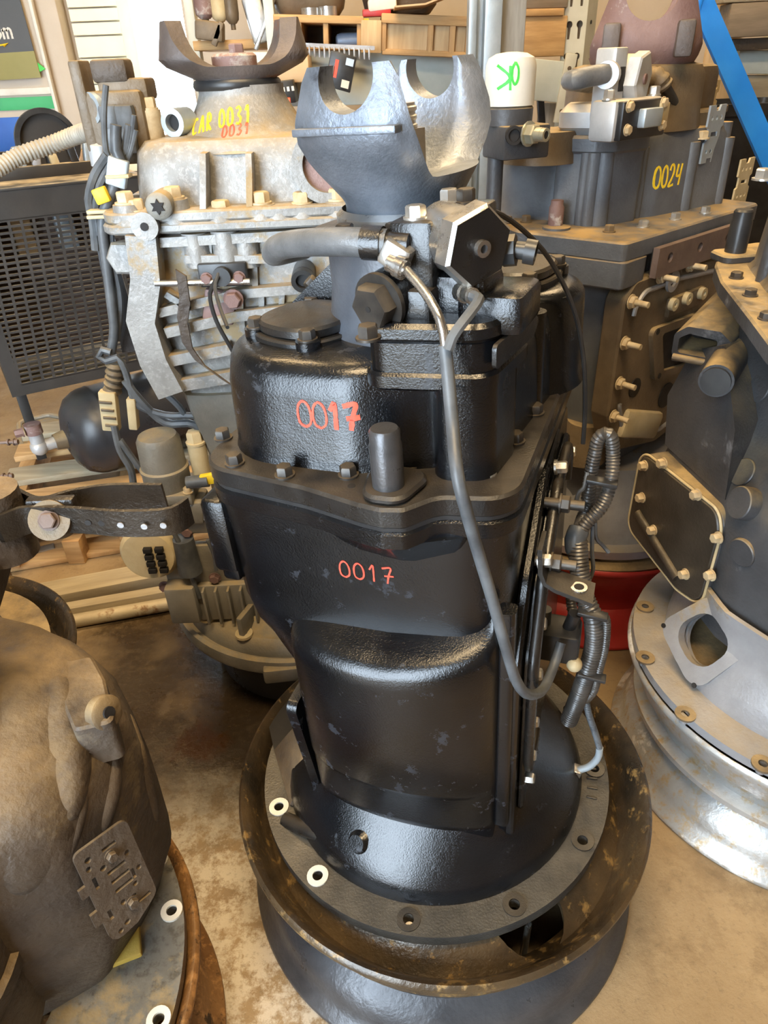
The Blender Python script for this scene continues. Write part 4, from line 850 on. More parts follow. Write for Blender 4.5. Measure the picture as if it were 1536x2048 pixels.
e = b4y((1370, 598), -.165); st = MB().box(e+V((0, 0, -.004)), (.13, .012, .035), MX.Rotation(R(0), 3, 'Y'), .004).build('boss_strip', M['browncast'], c5)
for q in ((1342, 608), (1370, 596), (1400, 586)):
    e = b4y(q, -.172); MB().ring(e, e+V((0, -.01, 0)), .012, .005, 18).build('strip_boss', M['tan'], st)
wf = [P2(q) for q in ((1285, 655), (1440, 600), (1425, 715), (1290, 755))]; wfc = (sum(x for x, _ in wf)/4, sum(z for _, z in wf)/4)
wfi = [(wfc[0]+(x-wfc[0])*.76, wfc[1]+(z-wfc[1])*.74) for x, z in wf]
FW = FM.copy(); FW[1][3] = -.158
wo4 = MB().prism(rpoly(wf, .012, 4), -.02, .006, MX(((1, 0, 0, 0), (0, 0, -1, -.166), (0, 1, 0, 0), (0, 0, 0, 1))), holes=[rpoly(wfi, .006, 3)]).build('window_frame', M['browncast'], c5)
MB().prism(rpoly(wfi, .006, 3), .0, .004, MX(((1, 0, 0, 0), (0, 0, -1, -.160), (0, 1, 0, 0), (0, 0, 0, 1)))).build('window_back', M['hole_shade'], wo4)
MB().box((wfc[0]-.01, -.168, wfc[1]-.01), (.10, .02, .03), None, .004).box((wfc[0]-.04, -.168, wfc[1]+.01), (.03, .03, .05), None, .004).build('gear_inside', M['darkcast'], wo4)
for x, z in wf: MB().cyl((wfc[0]+(x-wfc[0])*.88, -.1715, wfc[1]+(z-wfc[1])*.88), (wfc[0]+(x-wfc[0])*.88, -.173, wfc[1]+(z-wfc[1])*.88), .006, n=10).build('screw_hole', M['hole_shade'], wo4)
for q, r in (((1268, 775), .02), ((1330, 790), .028)):
    e = b4y(q, -.161); MB().cyl(e, e+V((0, -.003, 0)), r, n=20).build('cover_opening', M['hole_shade'], c5)
tl4 = MB().box(b4y((1285, 850), -.17)+V((0, .02, 0)), (.16, .05, .06), MX.Rotation(R(20), 3, 'Y'), .02).build('broken_lower_casting', M['tan'], c5)
MB().cyl(b4y((1210, 880), -.13)+V((0, .05, -.06)), b4y((1210, 880), -.13)+V((0, .05, .03)), .05, .04, 20).build('lower_boss', M['browncast'], g4)
# yellow handwriting
paint('0024', BG.y(1304, 378, -.06), (1, 0, 0), (0, 0, 1), .038, .0205, .0042, [a4], M['yellow'], g4, label='yellow painted number 0024', w=.48)
paint('c', BG.x(1134, 678, -.255), (0, -1, 0), (0, 0, 1), .026, .02, .005, [c4_], M['yellow'], g4, name='painted_mark', label='yellow painted hook mark', w=.9)

# ================================================================== white oil filter on its head, standing between the black gearbox and the grey one
FY = .60; fb_ = ay(1016, 290, FY); 
ft = thing('oil_filter', 'white spin-on oil filter with green letters OK scrawled on it', 'filter', loc=(fb_.x, FY, 0))
fz = ay(1012, 213, FY-.03).z; ftop = ay(1012, 104, FY).z; rF = .0405
cn_ = MB().lathe([(rF, fz), (rF, ftop-.022), (rF*.985, ftop-.017), (rF*.9, ftop-.008), (rF*.6, ftop-.002), (rF*.2, ftop)], 40, (-.002, 0, 0), cap1=True).build('canister', M['white'], ft)
MB().lathe([(rF*.97, fz-.028), (rF*.99, fz-.004), (rF*.9, fz)], 36, (-.002, 0, 0), cap1=True).build('filter_collar', M['darkcast'], ft)
hd = MB().box((.012, -.004, fz-.052), (.088, .075, .05), MX.Rotation(R(20), 3, 'Z'), .005).build('filter_head', M['darkcast'], ft)
lf = lambda q, Y: ay(*q, Y)-V((fb_.x, FY, 0))
e = lf((1027, 271), FY-.055); MB().ring(e+V((0, .01, 0)), e+V((.001, -.004, 0)), .014, .0095, 20).cyl(e+V((0, .004, 0)), e+V((0, -.0, 0)), .0095, n=16).build('port_hole', M['hole_shade'], hd)
e = lf((1060, 268), FY-.05); e2_ = lf((1093, 270), FY-.075); dd_ = (e2_-e).normalized()
MB().bolt(e-dd_*.004, dd_, .0155, .014).cyl(e, e2_-dd_*.008, .0105, n=18).ring(e2_-dd_*.01, e2_, .010, .006, 18).build('brass_fitting', pmat('brass_grey', (.38, .36, .27), (.5, .47, .35), 30, (.3, .45), .7, .1, 200), hd)
MB().cyl(e2_-dd_*.012, e2_-dd_*.001, .0062, n=14).build('fitting_bore', M['hole_shade'], hd)
# pedestal pipe the head is screwed on to, standing on the floor behind the black gearbox
MB().cyl((-.02, .0, 0), (-.02, .0, fz-.07), .014, n=16).cyl((-.02, 0, 0), (-.02, 0, .008), .03, n=24).build('stand_pipe', M['darkcast'], ft)
k0 = lf((1002, 152), FY-.045)
paint('K', lf((1031, 132), FY-.05), (-1, 0, .1), (0, 0, -1), .033, .02, .0042, [cn_], M['green'], ft, name='painted_letter', label='green letter K', w=.9)
paint('O', lf((1043, 124), FY-.05), (-1, 0, .05), (0, 0, -1), .030, .02, .0036, [cn_], M['green'], ft, name='painted_letter', label='green letter O', w=.45)
# ================================================================== pale aluminium gearbox at the back left (0031)
AG = Frame((-.277, .571, .17), (-.283, .571, 1.2), 0)
MB_ = MB().lathe([(.20, 0), (.215, .01), (.215, .15), (.20, .165), (.19, .165), (.19, 0)], 48, (-.277, .571, 0), wrap=True).build('stand_ring', M['tank']); tag(MB_, 'black steel ring on the floor under the pale aluminium gearbox', 'stand')
ag = thing('gearbox', 'dusty pale aluminium gearbox with cast ribs and yellow and red handwriting at back left', 'gearbox', AG.mat)
AL, AD = M['alu'], M['alugrey']
def a_(q, c=-.19): return AG.y(q[0], q[1], c)
# bell housing
ab = MB().lathe([(.268, -.003), (.288, .0), (.291, .012), (.287, .030), (.279, .034), (.279, .026), (.268, .026), (.262, .05), (.25, .06), (.235, .06), (.19, .09), (.155, .16), (.14, .24)], 80, cap1=True).build('bell_housing', AD, ag)
for a in range(200, 345, 24):
    e = V((math.cos(R(a)), math.sin(R(a)), 0)); MB().box(e*.215+V((0, 0, .075)), (.09, .012, .07), MX.Rotation(R(a), 3, 'Z'), .004).build('bell_web', AD, ab)
    MB().ring(e*.25+V((0, 0, .06)), e*.25+V((0, 0, .066)), .018, .007, 16).build('bolt_seat', M['tan'], ab)
MB().box((.03, -.275, .005), (.17, .04, .035), MX.Rotation(R(5), 3, 'Z'), .006).build('bell_foot', AD, ab)
e = a_((498, 1245), -.2); MB().cyl(e+V((0, .06, -.01)), e+V((0, -.005, 0)), .022, n=20).build('starter_boss', M['tan'], ab)
# narrow lower case with covers and the gear actuator
lo4_ = MB().loft([polyring(rect(-.13*k, .15*k, -.16*k, .15), (0, 0), z, 48, .03) for k, z in ((1.1, .08), (1, .14), (1, .38), (.95, .42), (1.05, .50), (1.1, .56))]).build('lower_case', AD, ag)
e = a_((425, 1130), -.17); MB().box(e, (.19, .02, .11), None, .006).build('flat_cover', M['alugrey'], lo4_)
act = a_((335, 960), -.16); ac = MB().lathe([(.04, -.045), (.043, -.04), (.043, .02), (.0445, .024), (.0445, .030), (.041, .033), (.039, .085), (.034, .094)], 28, act, (0, 0, 1), cap1=True, cap0=True).box(act+V((.0, 0, -.02)), (.105, .09, .022), None, .006).build('actuator', AD, ag)
for s in (-1, 1): bolt(ac, act+V((.045*s, -.035, -.008)), (0, 0, 1), .008, .009, M['bolttan'])
e = a_((398, 915), -.15); MB().cyl(e+V((0, 0, -.03)), e+V((0, 0, .03)), .017, n=16).bolt(e+V((0, 0, .03)), (0, 0, 1), .015, .02).build('pressure_switch', M['tan'], ag)
e = a_((385, 965), -.19); MB().cyl(e+V((-.01, 0, 0)), e+V((.03, 0, .003)), .012, n=14).build('grey_plug', M['cable'], ag)
e = a_((409, 959), -.19); MB().box(e+V((.012, 0, .002)), (.038, .012, .02), MX.Rotation(R(-8), 3, 'Y'), .003).build('yellow_clip', M['yellow'], ag)
MB().box(a_((360, 1010), -.17), (.10, .06, .05), MX.Rotation(R(6), 3, 'Y'), .008).box(a_((420, 1030), -.17), (.12, .04, .06), None, .006).build('valve_block', AD, ag)
for i, x in enumerate((415, 430, 445, 460)): MB().box(a_((x, 1040), -.195), (.004, .012, .05), None, .001).build('cooling_fin', AD, ag)
# round slotted breather
bc = a_((300, 1105), -.19); br_ = MB().lathe([(.055, -.04), (.058, 0), (.05, .014), (.0, .018)], 28, bc, (0, -1, .1)).build('breather', M['tan'], ag)
for r in range(4):
    for c in range(2): MB().box(bc+V((.005+.022*c, -.021, -.028+.016*r)), (.016, .01, .010), None, .001).build('breather_slot', M['hole_shade'], br_)
MB().cyl(bc+V((.07, -.0, .03)), bc+V((.07, 0, -.05)), .02, .024, 18).build('relief_valve', M['cable'], ag)
MB().box(bc+V((.045, .0, -.12)), (.06, .05, .09), None, .006).box(bc+V((.13, .01, -.13)), (.12, .03, .09), None, .004).build('lower_actuator', AD, ag)
for i in range(5): MB().box(bc+V((.09+.025*i, -.012, -.13)), (.005, .02, .085), None, .001).build('lower_fin', AD, ag)
for q in ((375, 1062), (330, 1172), (430, 1155)):
    bolt(ag, a_(q, -.185), (0, -1, 0), .010, .008, M['rustpink'])
# ribbed middle case
mc = MB().loft([polyring(rect(-.17*k, .20, -.165, .16), (0, 0), z, 48, .03) for k, z in ((.80, .555), (.86, .60), (.97, .68), (1, .74), (1, .83))]).build('middle_case', AL, ag)
def rib(pts, wid, dep=.045, y0=-.155, name='cast_rib', mat=None, par=None):
    P = [a_(q, -.19) for q in pts]; mb = MB()
    mb.strip([V((p.x, y0-dep/2+.012, p.z)) for p in P], (0, 1, 0), dep, wid); return mb.build(name, mat or AL, par or mc)
rib([(285, 470), (295, 560), (285, 640), (310, 720), (345, 785)], .045, .06)
for pts, wd in (([(310, 487), (690, 466)], .014), ([(370, 520), (540, 520)], .012), ([(315, 628), (470, 590), (660, 575)], .014), ([(330, 668), (470, 635), (600, 620)], .016), ([(335, 725), (460, 700)], .018), ([(350, 775), (470, 755)], .02), ([(330, 590), (380, 620)], .010)):
    rib(pts, wd)
for pts in ([(477, 590), (478, 640)], [(520, 585), (520, 632)], [(562, 582), (560, 628)], [(505, 530), (508, 590)], [(612, 576), (612, 618)], [(655, 500), (655, 575)], [(480, 640), (482, 690)], [(440, 480), (442, 520)], [(412, 480), (414, 520)], [(530, 480), (530, 515)]):
    rib(pts, .009, .03)
for q, r in (((395, 505), .02), ((455, 500), .022), ((495, 505), .018)): 
    p = a_(q, -.17); MB().cyl(p+V((0, 0, -.02)), p+V((0, 0, .03)), r, n=18).build('cast_boss', AL, mc)
MB().strip([a_(q, -.205) for q in ((362, 545), (370, 600), (365, 640), (375, 690), (400, 725), (455, 765))], (.8, 0, -.6), .018, .005).build('dark_strap', M['dustcast'], ag, label='dark notched strap over the ribs')
MB().cyl(a_((310, 567), -.20), a_((500, 563), -.20), .005, n=10).build('shift_rod', M['machined'], ag)
e = a_((447, 548), -.19); sn_ = MB().box(e, (.075, .016, .035), None, .012).cyl(e, e+V((0, -.02, 0)), .014, n=16).build('speed_sensor', M['plastic'], ag)
for s in (-1, 1): bolt(sn_, e+V((.025*s, -.008, -.004)), (0, -1, 0), .008, .006, M['rustpink'])
MB().tube([e+V((-.005, -.025, 0)), e+V((-.018, -.035, -.02)), e+V((-.014, -.04, -.06)), e+V((.004, -.04, -.11))], .0035, 8, .01).build('sensor_wire', M['plastic'], sn_)
MB().box(a_((440, 612), -.175), (.05, .02, .05), MX.Rotation(R(15), 3, 'Y'), .008).build('rusty_tab', M['rustpink'], mc); bolt(mc, a_((467, 598), -.2), (0, -1, 0), .013, .012, M['rustpink'])
e = a_((608, 545), -.18); pf = MB().cyl(e+V((0, .03, 0)), e+V((0, -.02, -.004)), .018, n=20).ring(e+V((0, -.02, -.004)), e+V((0, -.032, -.006)), .018, .011, 20).build('port_fitting', M['plastic'], ag); MB().cyl(e+V((0, -.02, -.004)), e+V((0, -.024, -.004)), .011, n=14).build('port_bore', M['hole_shade'], pf)
p = a_((250, 515), -.15); x8, y8, n8 = basis((-.2, -1, .1)); MB().loft([[p+n8*t+(x8*math.cos(PI/3*k)+y8*math.sin(PI/3*k))*r for k in range(6)] for r, t in ((.027, -.05), (.027, .01), (.023, .014))]).build('hex_plug', AL, ag)
# joint flange with bolts
fo_ = rpoly([(-.205, -.17), (-.185, -.195), (.205, -.195), (.23, .1), (.1, .19), (-.17, .17), (-.21, .05)], .03, 5)
jf = MB().prism(fo_, .828, .842, bev=.003).prism([(x*.985, y*.985) for x, y in fo_], .842, .858, bev=.003).build('joint_flange', AL, ag)
for q, hgt in (((252, 405), .02), ((272, 420), .02), ((347, 395), .055), ((443, 422), .035), ((522, 405), .035), ((605, 405), .04), ((675, 398), .04), ((560, 420), .02)):
    p = a_(q, -.168); z1 = p.z-.008; b_ = MB().lathe([(.027, .84), (.022, .857), (.020, z1+.006)], 18, (p.x, p.y, 0), cap1=True).build('bolt_boss', AL, jf)
    if q[0] != 560: bolt(jf, (p.x, p.y, z1+.006), (0, 0, 1), .0135, .014, M['bolttan'])
p = a_((317, 413), -.205); MB().lathe([(.019, -.05), (.019, 0), (.015, .003)], 22, p, (0, -1, 0), cap1=True).build('torx_plug', M['alugrey'], jf); MB().prism([(.011*(1 if k % 2 else .55)*math.cos(PI*k/6), .011*(1 if k % 2 else .55)*math.sin(PI*k/6)) for k in range(12)], 0, .002, MX(((1, 0, 0, p.x), (0, 0, -1, p.y-.0035), (0, 1, 0, p.z), (0, 0, 0, 1)))).build('plug_socket', M['hole_shade'], jf)
p = a_((291, 452), -.2); MB().cyl(p+V((0, .03, 0)), p+V((0, -.006, 0)), .02, n=20).build('lug', AL, jf); MB().cyl(p+V((0, -.005, 0)), p+V((0, -.0075, 0)), .006, n=12).build('lug_hole', M['hole_shade'], jf)
# domed rear case, cone and neck
UA = [(-.165, -.140), (.18, -.145), (.20, .1), (.05, .17), (-.15, .14)]
uc = MB().loft([polyring([(x*k, y*k) for x, y in UA], (0, 0), z, 64, .05) for k, z in ((1.03, .855), (1.0, .865), (.98, .90), (.95, .93), (.88, .943), (.6, .948))]).build('rear_case', AL, ag)
for x in (403, 495):
    P = [a_(q, -.17) for q in ((x, 308), (x+4, 350), (x+7, 440))]
    MB().strip([V((p.x, -.138-.012*i, p.z)) for i, p in enumerate(P)], (0, 1, 0), .05, .009).build('cast_rib', AL, uc)
p = a_((655, 330), -.165); MB().ring(p+V((0, .06, 0)), p+V((0, -.012, 0)), .052, .036, 32).build('side_port_rim', AL, uc); MB().cyl(p+V((0, .02, 0)), p+V((0, .0, 0)), .037, n=24).build('side_port_plug', M['rustpink'], uc)
ck = MB().lathe([(.14, .925), (.125, .938), (.10, .952), (.083, .97), (.074, .985), (.069, .995), (.067, 1.0), (.067, 1.010)], 56, (.005, 0, 0), cap1=True).build('output_cone', AL, ag)
p = a_((352, 245), -.07); MB().ring(p+V((.01, .03, 0)), p+V((-.004, -.008, 0)), .020, .012, 24).build('sensor_port', M['galv'], ck); MB().cyl(p+V((.003, .01, 0)), p+V((0, .002, 0)), .012, n=16).build('port_bore', M['hole_shade'], ck)
yk = yoke(ag, 'output_yoke', M['rustgrey'], 1.012, 1.045, 1.094, .115, .05, (.066,), .075, 0, R(14), .30, 'brown grey yoke with two flared wings', thick=.026)
MB().lathe([(.035, 1.02), (.035, 1.048), (.03, 1.052)], 24, cap1=True).bolt((.005, 0, 1.05), (0, 0, 1), .012, .012).build('yoke_nut', M['rustpink'], yk)
MB().lathe([(.066, 1.004), (.069, 1.008), (.069, 1.014), (.066, 1.018)], 32).build('seal_ring', M['plastic'], yk)
# actuator group on the upper left shoulder
tb = a_((245, 255), -.05); ta = MB().box(tb+V((0, .02, .0)), (.09, .09, .10), None, .01).box(tb+V((.015, .02, .05)), (.075, .06, .03), None, .01).box(tb+V((-.045, 0, .03)), (.018, .05, .12), None, .004).build('shift_actuator', M['browncast'], ag)
MB().box(tb+V((.0, .01, .075)), (.055, .045, .03), None, .008).build('actuator_cap', M['dustcast'], ta)
p = a_((193, 215), -.06); MB().ring(p+V((.02, .02, 0)), p+V((-.004, -.012, 0)), .021, .014, 22).build('breather_port', M['galv'], ta)
for x in (225, 255):
    p = a_((x, 235), -.07); MB().box(p, (.03, .04, .035), None, .006).box(p+V((0, -.01, -.03)), (.02, .02, .035), None, .003).build('cable_plug', M['cable'], ta)
p = a_((298, 220), -.05); MB().cyl(p+V((0, 0, -.05)), p, .017, n=16).bolt(p, (0, 0, 1), .012, .014).build('shoulder_bolt', M['bolttan'], ta)
MB().lathe([(.016, -.03), (.018, 0), (.013, .005), (.013, .03)], 14, a_((198, 290), -.06), (.1, 0, 1), cap1=True).build('drain_tap', M['whitealu'], ta)
# wiring harness hanging down the left side
def hw(pts, r, nm='harness_wire', c=-.12, mat=None): return MB().tube([a_(q, q[2] if len(q) > 2 else c) for q in pts], r, 8, .012).build(nm, mat or M['cable'], hr)
hr = MB().tube([a_(q, -.13) for q in ((232, 250), (232, 300), (245, 330), (225, 380), (205, 440), (212, 520), (222, 600), (228, 660), (222, 705))], .008, 10, .012).build('wiring_harness', M['cable'], ag, label='tangled dusty wiring harness')
hw(((258, 250), (250, 300), (238, 330), (243, 370), (222, 430), (226, 520), (240, 600), (235, 680)), .006)
hw(((212, 170), (208, 230), (212, 300), (228, 340), (236, 385)), .0045)
hw(((215, 310), (190, 350), (178, 400), (186, 440), (192, 500)), .0075)
hw(((222, 330), (200, 370), (192, 420), (200, 470)), .0065)
hw(((268, 230), (262, 280), (250, 330), (262, 300), (272, 260)), .004)
hw(((222, 705), (205, 700), (198, 712), (212, 722), (235, 715), (250, 740), (262, 780), (275, 810), (330, 830), (400, 835), (440, 880)), .0065, c=-.14)
hw(((250, 760), (280, 800), (330, 845), (390, 850), (425, 900), (430, 950)), .0075, c=-.14)
hw(((335, 790), (360, 815), (372, 835)), .006, c=-.14)
hw(((228, 850), (240, 900), (262, 940), (268, 985)), .007, c=-.15)
hw(((240, 880), (275, 930), (300, 960)), .006, c=-.15); hw(((305, 940), (330, 985), (345, 1010)), .005, c=-.17)
hw(((345, 1060), (370, 1110), (385, 1160), (400, 1195)), .005, c=-.2); hw(((415, 1080), (428, 1110), (432, 1140)), .004, c=-.2)
MB().corr([a_(q, -.13) for q in ((231, 725), (229, 755), (224, 785))], .017, .012, .004, 14).build('split_loom', M['browncast'], hr)
cnn = a_((232, 815), -.14)
for dx, dz, s in ((-.012, -.005, (.030, .02, .075)), (.028, -.012, (.016, .02, .06))): MB().box(cnn+V((dx, 0, dz)), s, MX.Rotation(R(8), 3, 'Y'), .003).build('yellowed_plug', M['tan'], hr)
for i in range(4): MB().box(cnn+V((-.012, -.011, -.03+.015*i)), (.022, .004, .005), MX.Rotation(R(8), 3, 'Y'), .001).build('plug_slot', M['browncast'], hr)
MB().box(a_((203, 391), -.14), (.022, .012, .022), MX.Rotation(R(-15), 3, 'Y'), .003).build('yellow_clip', M['yellow'], hr)
MB().box(a_((235, 345), -.135), (.03, .012, .04), MX.Rotation(R(20), 3, 'Y'), .003).build('harness_tab', M['galv'], hr)
for q in ((200, 422), (200, 432), (238, 352)): MB().box(a_(q, -.135), (.035, .022, .005), None, .001).build('cable_tie', M['tan'], hr)
MB().strip([a_(q, -.09) for q in ((205, 450), (222, 540), (246, 620), (262, 700))], (.3, -1, 0), .02, .03).build('harness_bracket', M['darkcast'], ag)
# handwriting
paint('CAR 0031', a_((384, 272), -.075), (1, -.05, .14), (0, .25, 1), .026, .0132, .0036, [ck, uc], M['yellow'], ag, label='yellow painted letters CAR 0031', w=.38)
paint('0031', a_((452, 282), -.085), (1, -.05, .14), (0, .25, 1), .018, .0112, .0026, [ck, uc], M['red'], ag, label='red painted number 0031', w=.46)

# ================================================================== rusty wheel and brown gearbox at the near left
wheel('truck_wheel', 'rusty brown steel wheel at near left under the dusty brown gearbox', (-.662, -.318), mrim=M['rimrust'], disc=[(.298, .19), (.26, .222), (.1, .2265)], mdisc=M['rimrust'])
LG = Frame((-.662, -.318, .2275), (-.662, -.318, 1.2), 0)
lg = thing('gearbox', 'dusty brown gearbox with perforated bracket plate at the near left edge', 'gearbox', LG.mat)
LD = M['dustcast']
lh = [LG.z(*q, .018) for q in [(344, 1823), (318, 2040), (316, 1722)]]
lfm = pmat('worn_grey_flange', (.10, .098, .09), (.17, .165, .15), 9, (.25, .5), .1, .3, 120, spots=(.22, .17, .095), sscale=9, sthr=.50, fine=(.07, .065, .055))
lf_ = MB().prism(circle(0, 0, .309, 96), 0, .018, holes=[circle(h.x, h.y, .007, 14) for h in lh]+[circle(0, 0, .16, 40)]).build('bell_flange', lfm, lg)
for h in lh: MB().ring((h.x, h.y, .018), (h.x, h.y, .0215), .0145, .0072, 20).build('bolt_seat', M['white'], lf_)
MB().box((.22, .06, .02), (.05, .06, .012), MX.Rotation(R(20), 3, 'Z'), .003).build('yellow_paint_patch', pmat('old_yellow_paint', (.5, .33, .05), (.38, .25, .05), 12, (.4, .6), 0, .2, 80), lf_)
MB().tube([(.225, -.08, .03), (.215, -.14, .04), (.20, -.20, .03)], .012, 10, .02).build('flange_web', lfm, lf_)
MB().lathe([(.013, -.008), (.013, .012), (.008, .014)], 18, (.195, -.10, .03), (.6, -.5, .6), cap1=True).build('web_plug', M['boltblack'], lf_)
lb = MB(); n = 96
LB = [(-.05, -.20), (.10, -.085), (.150, -.05), (.24, .004), (.275, .085), (.287, .15), (.248, .228), (.205, .262), (.10, .30), (-.1, .3), (-.3, .2), (-.3, -.2)]
def ls(k, z, r=.03, dx=0, dy=0): return [V((x, y, z)) for x, y in polar(rpoly([((x-.05)*k+.05+dx, (y-.08)*k+.08+dy) for x, y in LB], r, 5), (.05, .08), n)]
lb.loft([ls(.86, .018), ls(.92, .06), ls(.985, .10), ls(1.0, .14), ls(1.0, .20), ls(.985, .27, .04), ls(.96, .33, .04), ls(.90, .37, .05, -.01, .01), ls(.78, .395, .06, -.02, .03), ls(.5, .41, .06, -.04, .05)])
lbo = lb.build('main_case', LD, lg, ang=60)
def lhit(q): return hit([lbo], LG, *q)
def swell(pts, rs_, sink=.4, nm='cast_swell', mat=None):
    P = []
    for q, r in zip(pts, rs_):
        p, nn = lhit(q); P.append(p-nn*r*sink)
    return MB().tube(smooth_path(P, .02), 0, 18, rf=lambda L: rs_[0]+(rs_[-1]-rs_[0])*min(1, L/.3)).build(nm, mat or LD, lbo, sub=1)
MB().lathe([(.135, .06), (.14, .12), (.138, .30), (.13, .335), (.11, .355), (.06, .365)], 48, (.035, -.055, 0), cap1=True).build('bearing_housing', LD, lbo)
MB().lathe([(.145, .17), (.146, .19), (.138, .195)], 48, (.035, -.055, 0)).build('housing_lip', LD, lbo)
LBH = [o for o in lbo.children if o.name.startswith('bearing_housing')]
def ridge(pts, wd, hh, nm='cast_ridge'):
    H = [hit([lbo]+LBH, LG, *q) for q in pts]; P = [h[0] for h in H]; m = len(P); rings = []
    for i in range(m):
        t = (P[min(i+1, m-1)]-P[max(i-1, 0)]).normalized(); nn = H[i][1]; s_ = nn.cross(t).normalized(); k = .55 if i in (0, m-1) else 1
        rings.append([P[i]+s_*wd*a*k+nn*hh*b*k for a, b in ((-1.25, -.9), (-.8, -.1), (-.4, .35), (0, .5), (.4, .35), (.8, -.1), (1.25, -.9), (0, -1.6))])
    return MB().loft(rings).build(nm, LD, lbo, sub=2, ang=80)
ridge([(112, 1345), (132, 1410), (148, 1490), (150, 1570), (140, 1650)], .030, .020)
ridge([(30, 1330), (55, 1430), (75, 1560), (72, 1690), (45, 1800)], .045, .014)
ridge([(222, 1470), (234, 1530), (228, 1600), (205, 1670)], .018, .013)
ridge([(258, 1420), (282, 1500), (302, 1580), (316, 1650)], .015, .013, 'case_rib')
ridge([(175, 1545), (165, 1640), (120, 1760)], .014, .010)
lpad = MB().prism(rpoly([LG.z(*q, .385)[:2] for q in ((95, 1330), (110, 1308), (145, 1328), (186, 1318), (212, 1365), (232, 1450), (150, 1470))], .008, 3), .33, .392, None, .003).build('corner_pad', LD, lbo)
p, nn = hit([lbo, lpad], LG, 212, 1425); nn = V((.80, -.4, .35)).normalized(); MB().lathe([(.019, -.010), (.019, .002), (.016, .004)], 24, p, nn, cap1=True).build('case_plug', M['browncast'], lbo); MB().lathe([(.007, 0), (.007, .004)], 12, p+nn*.003, nn, cap1=True).build('plug_socket', M['hole_shade'], lbo)
p, nn = lhit((178, 1478)); MB().lathe([(.022, -.01), (.022, .003)], 18, p, nn, cap1=True, sx=.7).build('hollow_shade', M['hole_shade'], lbo)  # black disc on the case, painted shade of a hollow
# upper arm (out of frame for the most part)
ua = MB().loft([[V((x, y, z)) for x, y in rpoly(q, .01, 3)] for q, z in ((rect(-.2, .12, .02, .16), .40), (rect(-.2, .165, .06, .21), .50), (rect(-.2, .178, .10, .25), .545), (rect(-.2, .155, .12, .27), .60))]).build('upper_arm', LD, lg)
MB().cyl((-.05, .10, .42), (.02, .16, .44), .08, n=24).build('arm_hub', M['tank'], lg)
# perforated bracket plate
pn_ = V((.70, -.66, .27)).normalized(); pp0 = V((.222, -.018, .15))+pn_*.03
def onpl(q):
    o = LG.M @ (CAM-LG.O); d = LG.M @ ray(*q); return o+d*((pp0-o).dot(pn_)/d.dot(pn_))
c3_ = [onpl(q) for q in ((228, 1588), (140, 1712), (224, 1886))]
ux_ = (c3_[2]-c3_[1]); uy_ = (c3_[0]-c3_[1]); wP = ux_.length; ux_n = ux_.normalized(); uy_n = (uy_-ux_n*uy_.dot(ux_n)).normalized(); hP = uy_.dot(uy_n)
def rr(x, y, a, b): return [(wP*(x+dx*a), hP*(y+dy*b)) for dx, dy in ((-1, -1), (1, -1), (1, 1), (-1, 1))]
def oo(x, y, a, b): return [(wP*(x+a*math.cos(t*PI/5)), hP*(y+b*math.sin(t*PI/5))) for t in range(10)]
hl = [rr(.13, .58, .018, .13), rr(.36, .55, .018, .17), rr(.46, .55, .018, .17), rr(.56, .55, .018, .17), rr(.80, .75, .018, .14)]
hl += [oo(.12, .2, .028, .06), oo(.2, .15, .028, .05), oo(.28, .36, .028, .06), oo(.1, .9, .028, .06), oo(.2, .92, .028, .05), oo(.3, .8, .028, .05), oo(.7, .42, .028, .05), oo(.62, .72, .025, .05), oo(.72, .62, .025, .05), oo(.5, .88, .025, .05), oo(.66, .9, .025, .05), oo(.9, .35, .025, .06), oo(.93, .2, .025, .05)]
hl += [rr(.36, .16, .06, .035), rr(.72, .16, .05, .035), rr(.3, .93, .05, .03), rr(.52, .76, .05, .03)]
ux_n = ux_.normalized(); uy_n = (uy_-ux_n*uy_.dot(ux_n)).normalized(); m_ = MX((ux_n, uy_n, ux_n.cross(uy_n))).transposed().to_4x4(); m_.translation = c3_[1]
hP = uy_.dot(uy_n)
hl = [[(x, y*1.0) for x, y in h] for h in hl]
out = rpoly([(0, 0), (wP*.32, 0), (wP*.32, -.008), (wP*.42, -.008), (wP*.42, 0), (wP*.60, 0), (wP*.60, -.008), (wP*.74, -.008), (wP*.74, 0), (wP, 0), (wP*.98, hP*.5), (wP*.85, hP), (0, hP)], [.008, 0, 0, 0, 0, 0, 0, 0, 0, .012, .01, .012, .008], 3)
hl = [h for h in hl if all(.004 < y < hP-.004 for _, y in h)]
pbr = MB().prism(out, 0, .004, m_, holes=hl).build('perforated_bracket', M['dustcast'], lg, label='dusty perforated steel bracket plate')
for x, y in ((.22, .55), (.76, .55)): bolt(pbr, m_ @ V((wP*x, hP*y, .004)), ux_n.cross(uy_n), .006, .006, M['dustcast'])
# dark strap with holes and a round button
st_ = thing('leather_strap', 'dark greasy strap with a row of holes and a round button', 'strap', LG.mat)
SZ = .585
def sz(q, z=SZ): return LG.z(q[0], q[1], z)
fr_ = [sz(q, SZ) for q in ((-40, 1050), (0, 1058), (50, 1040), (100, 1038), (160, 1040), (230, 1046), (300, 1046), (350, 1040), (380, 1020))]
bk2 = [sz(q, SZ) for q in ((-40, 985), (-5, 985), (40, 1000), (90, 1020), (150, 1005), (230, 993), (330, 993))]
def strapmesh(P, wdt, th, nm):
    P = smooth_path(P, .008); mb = MB(); mb.strip(P, (0, -.12, 1), wdt, th); return mb.build(nm, M['strap'], st_)
M['strap'] = pmat('greasy_black_strap', (.010, .008, .006), (.03, .023, .017), 14, (.25, .45), 0, .8, 200, coat=.2)
s1 = strapmesh(fr_, .034, .004, 'front_strap'); s2_ = strapmesh(bk2, .034, .004, 'back_strap')
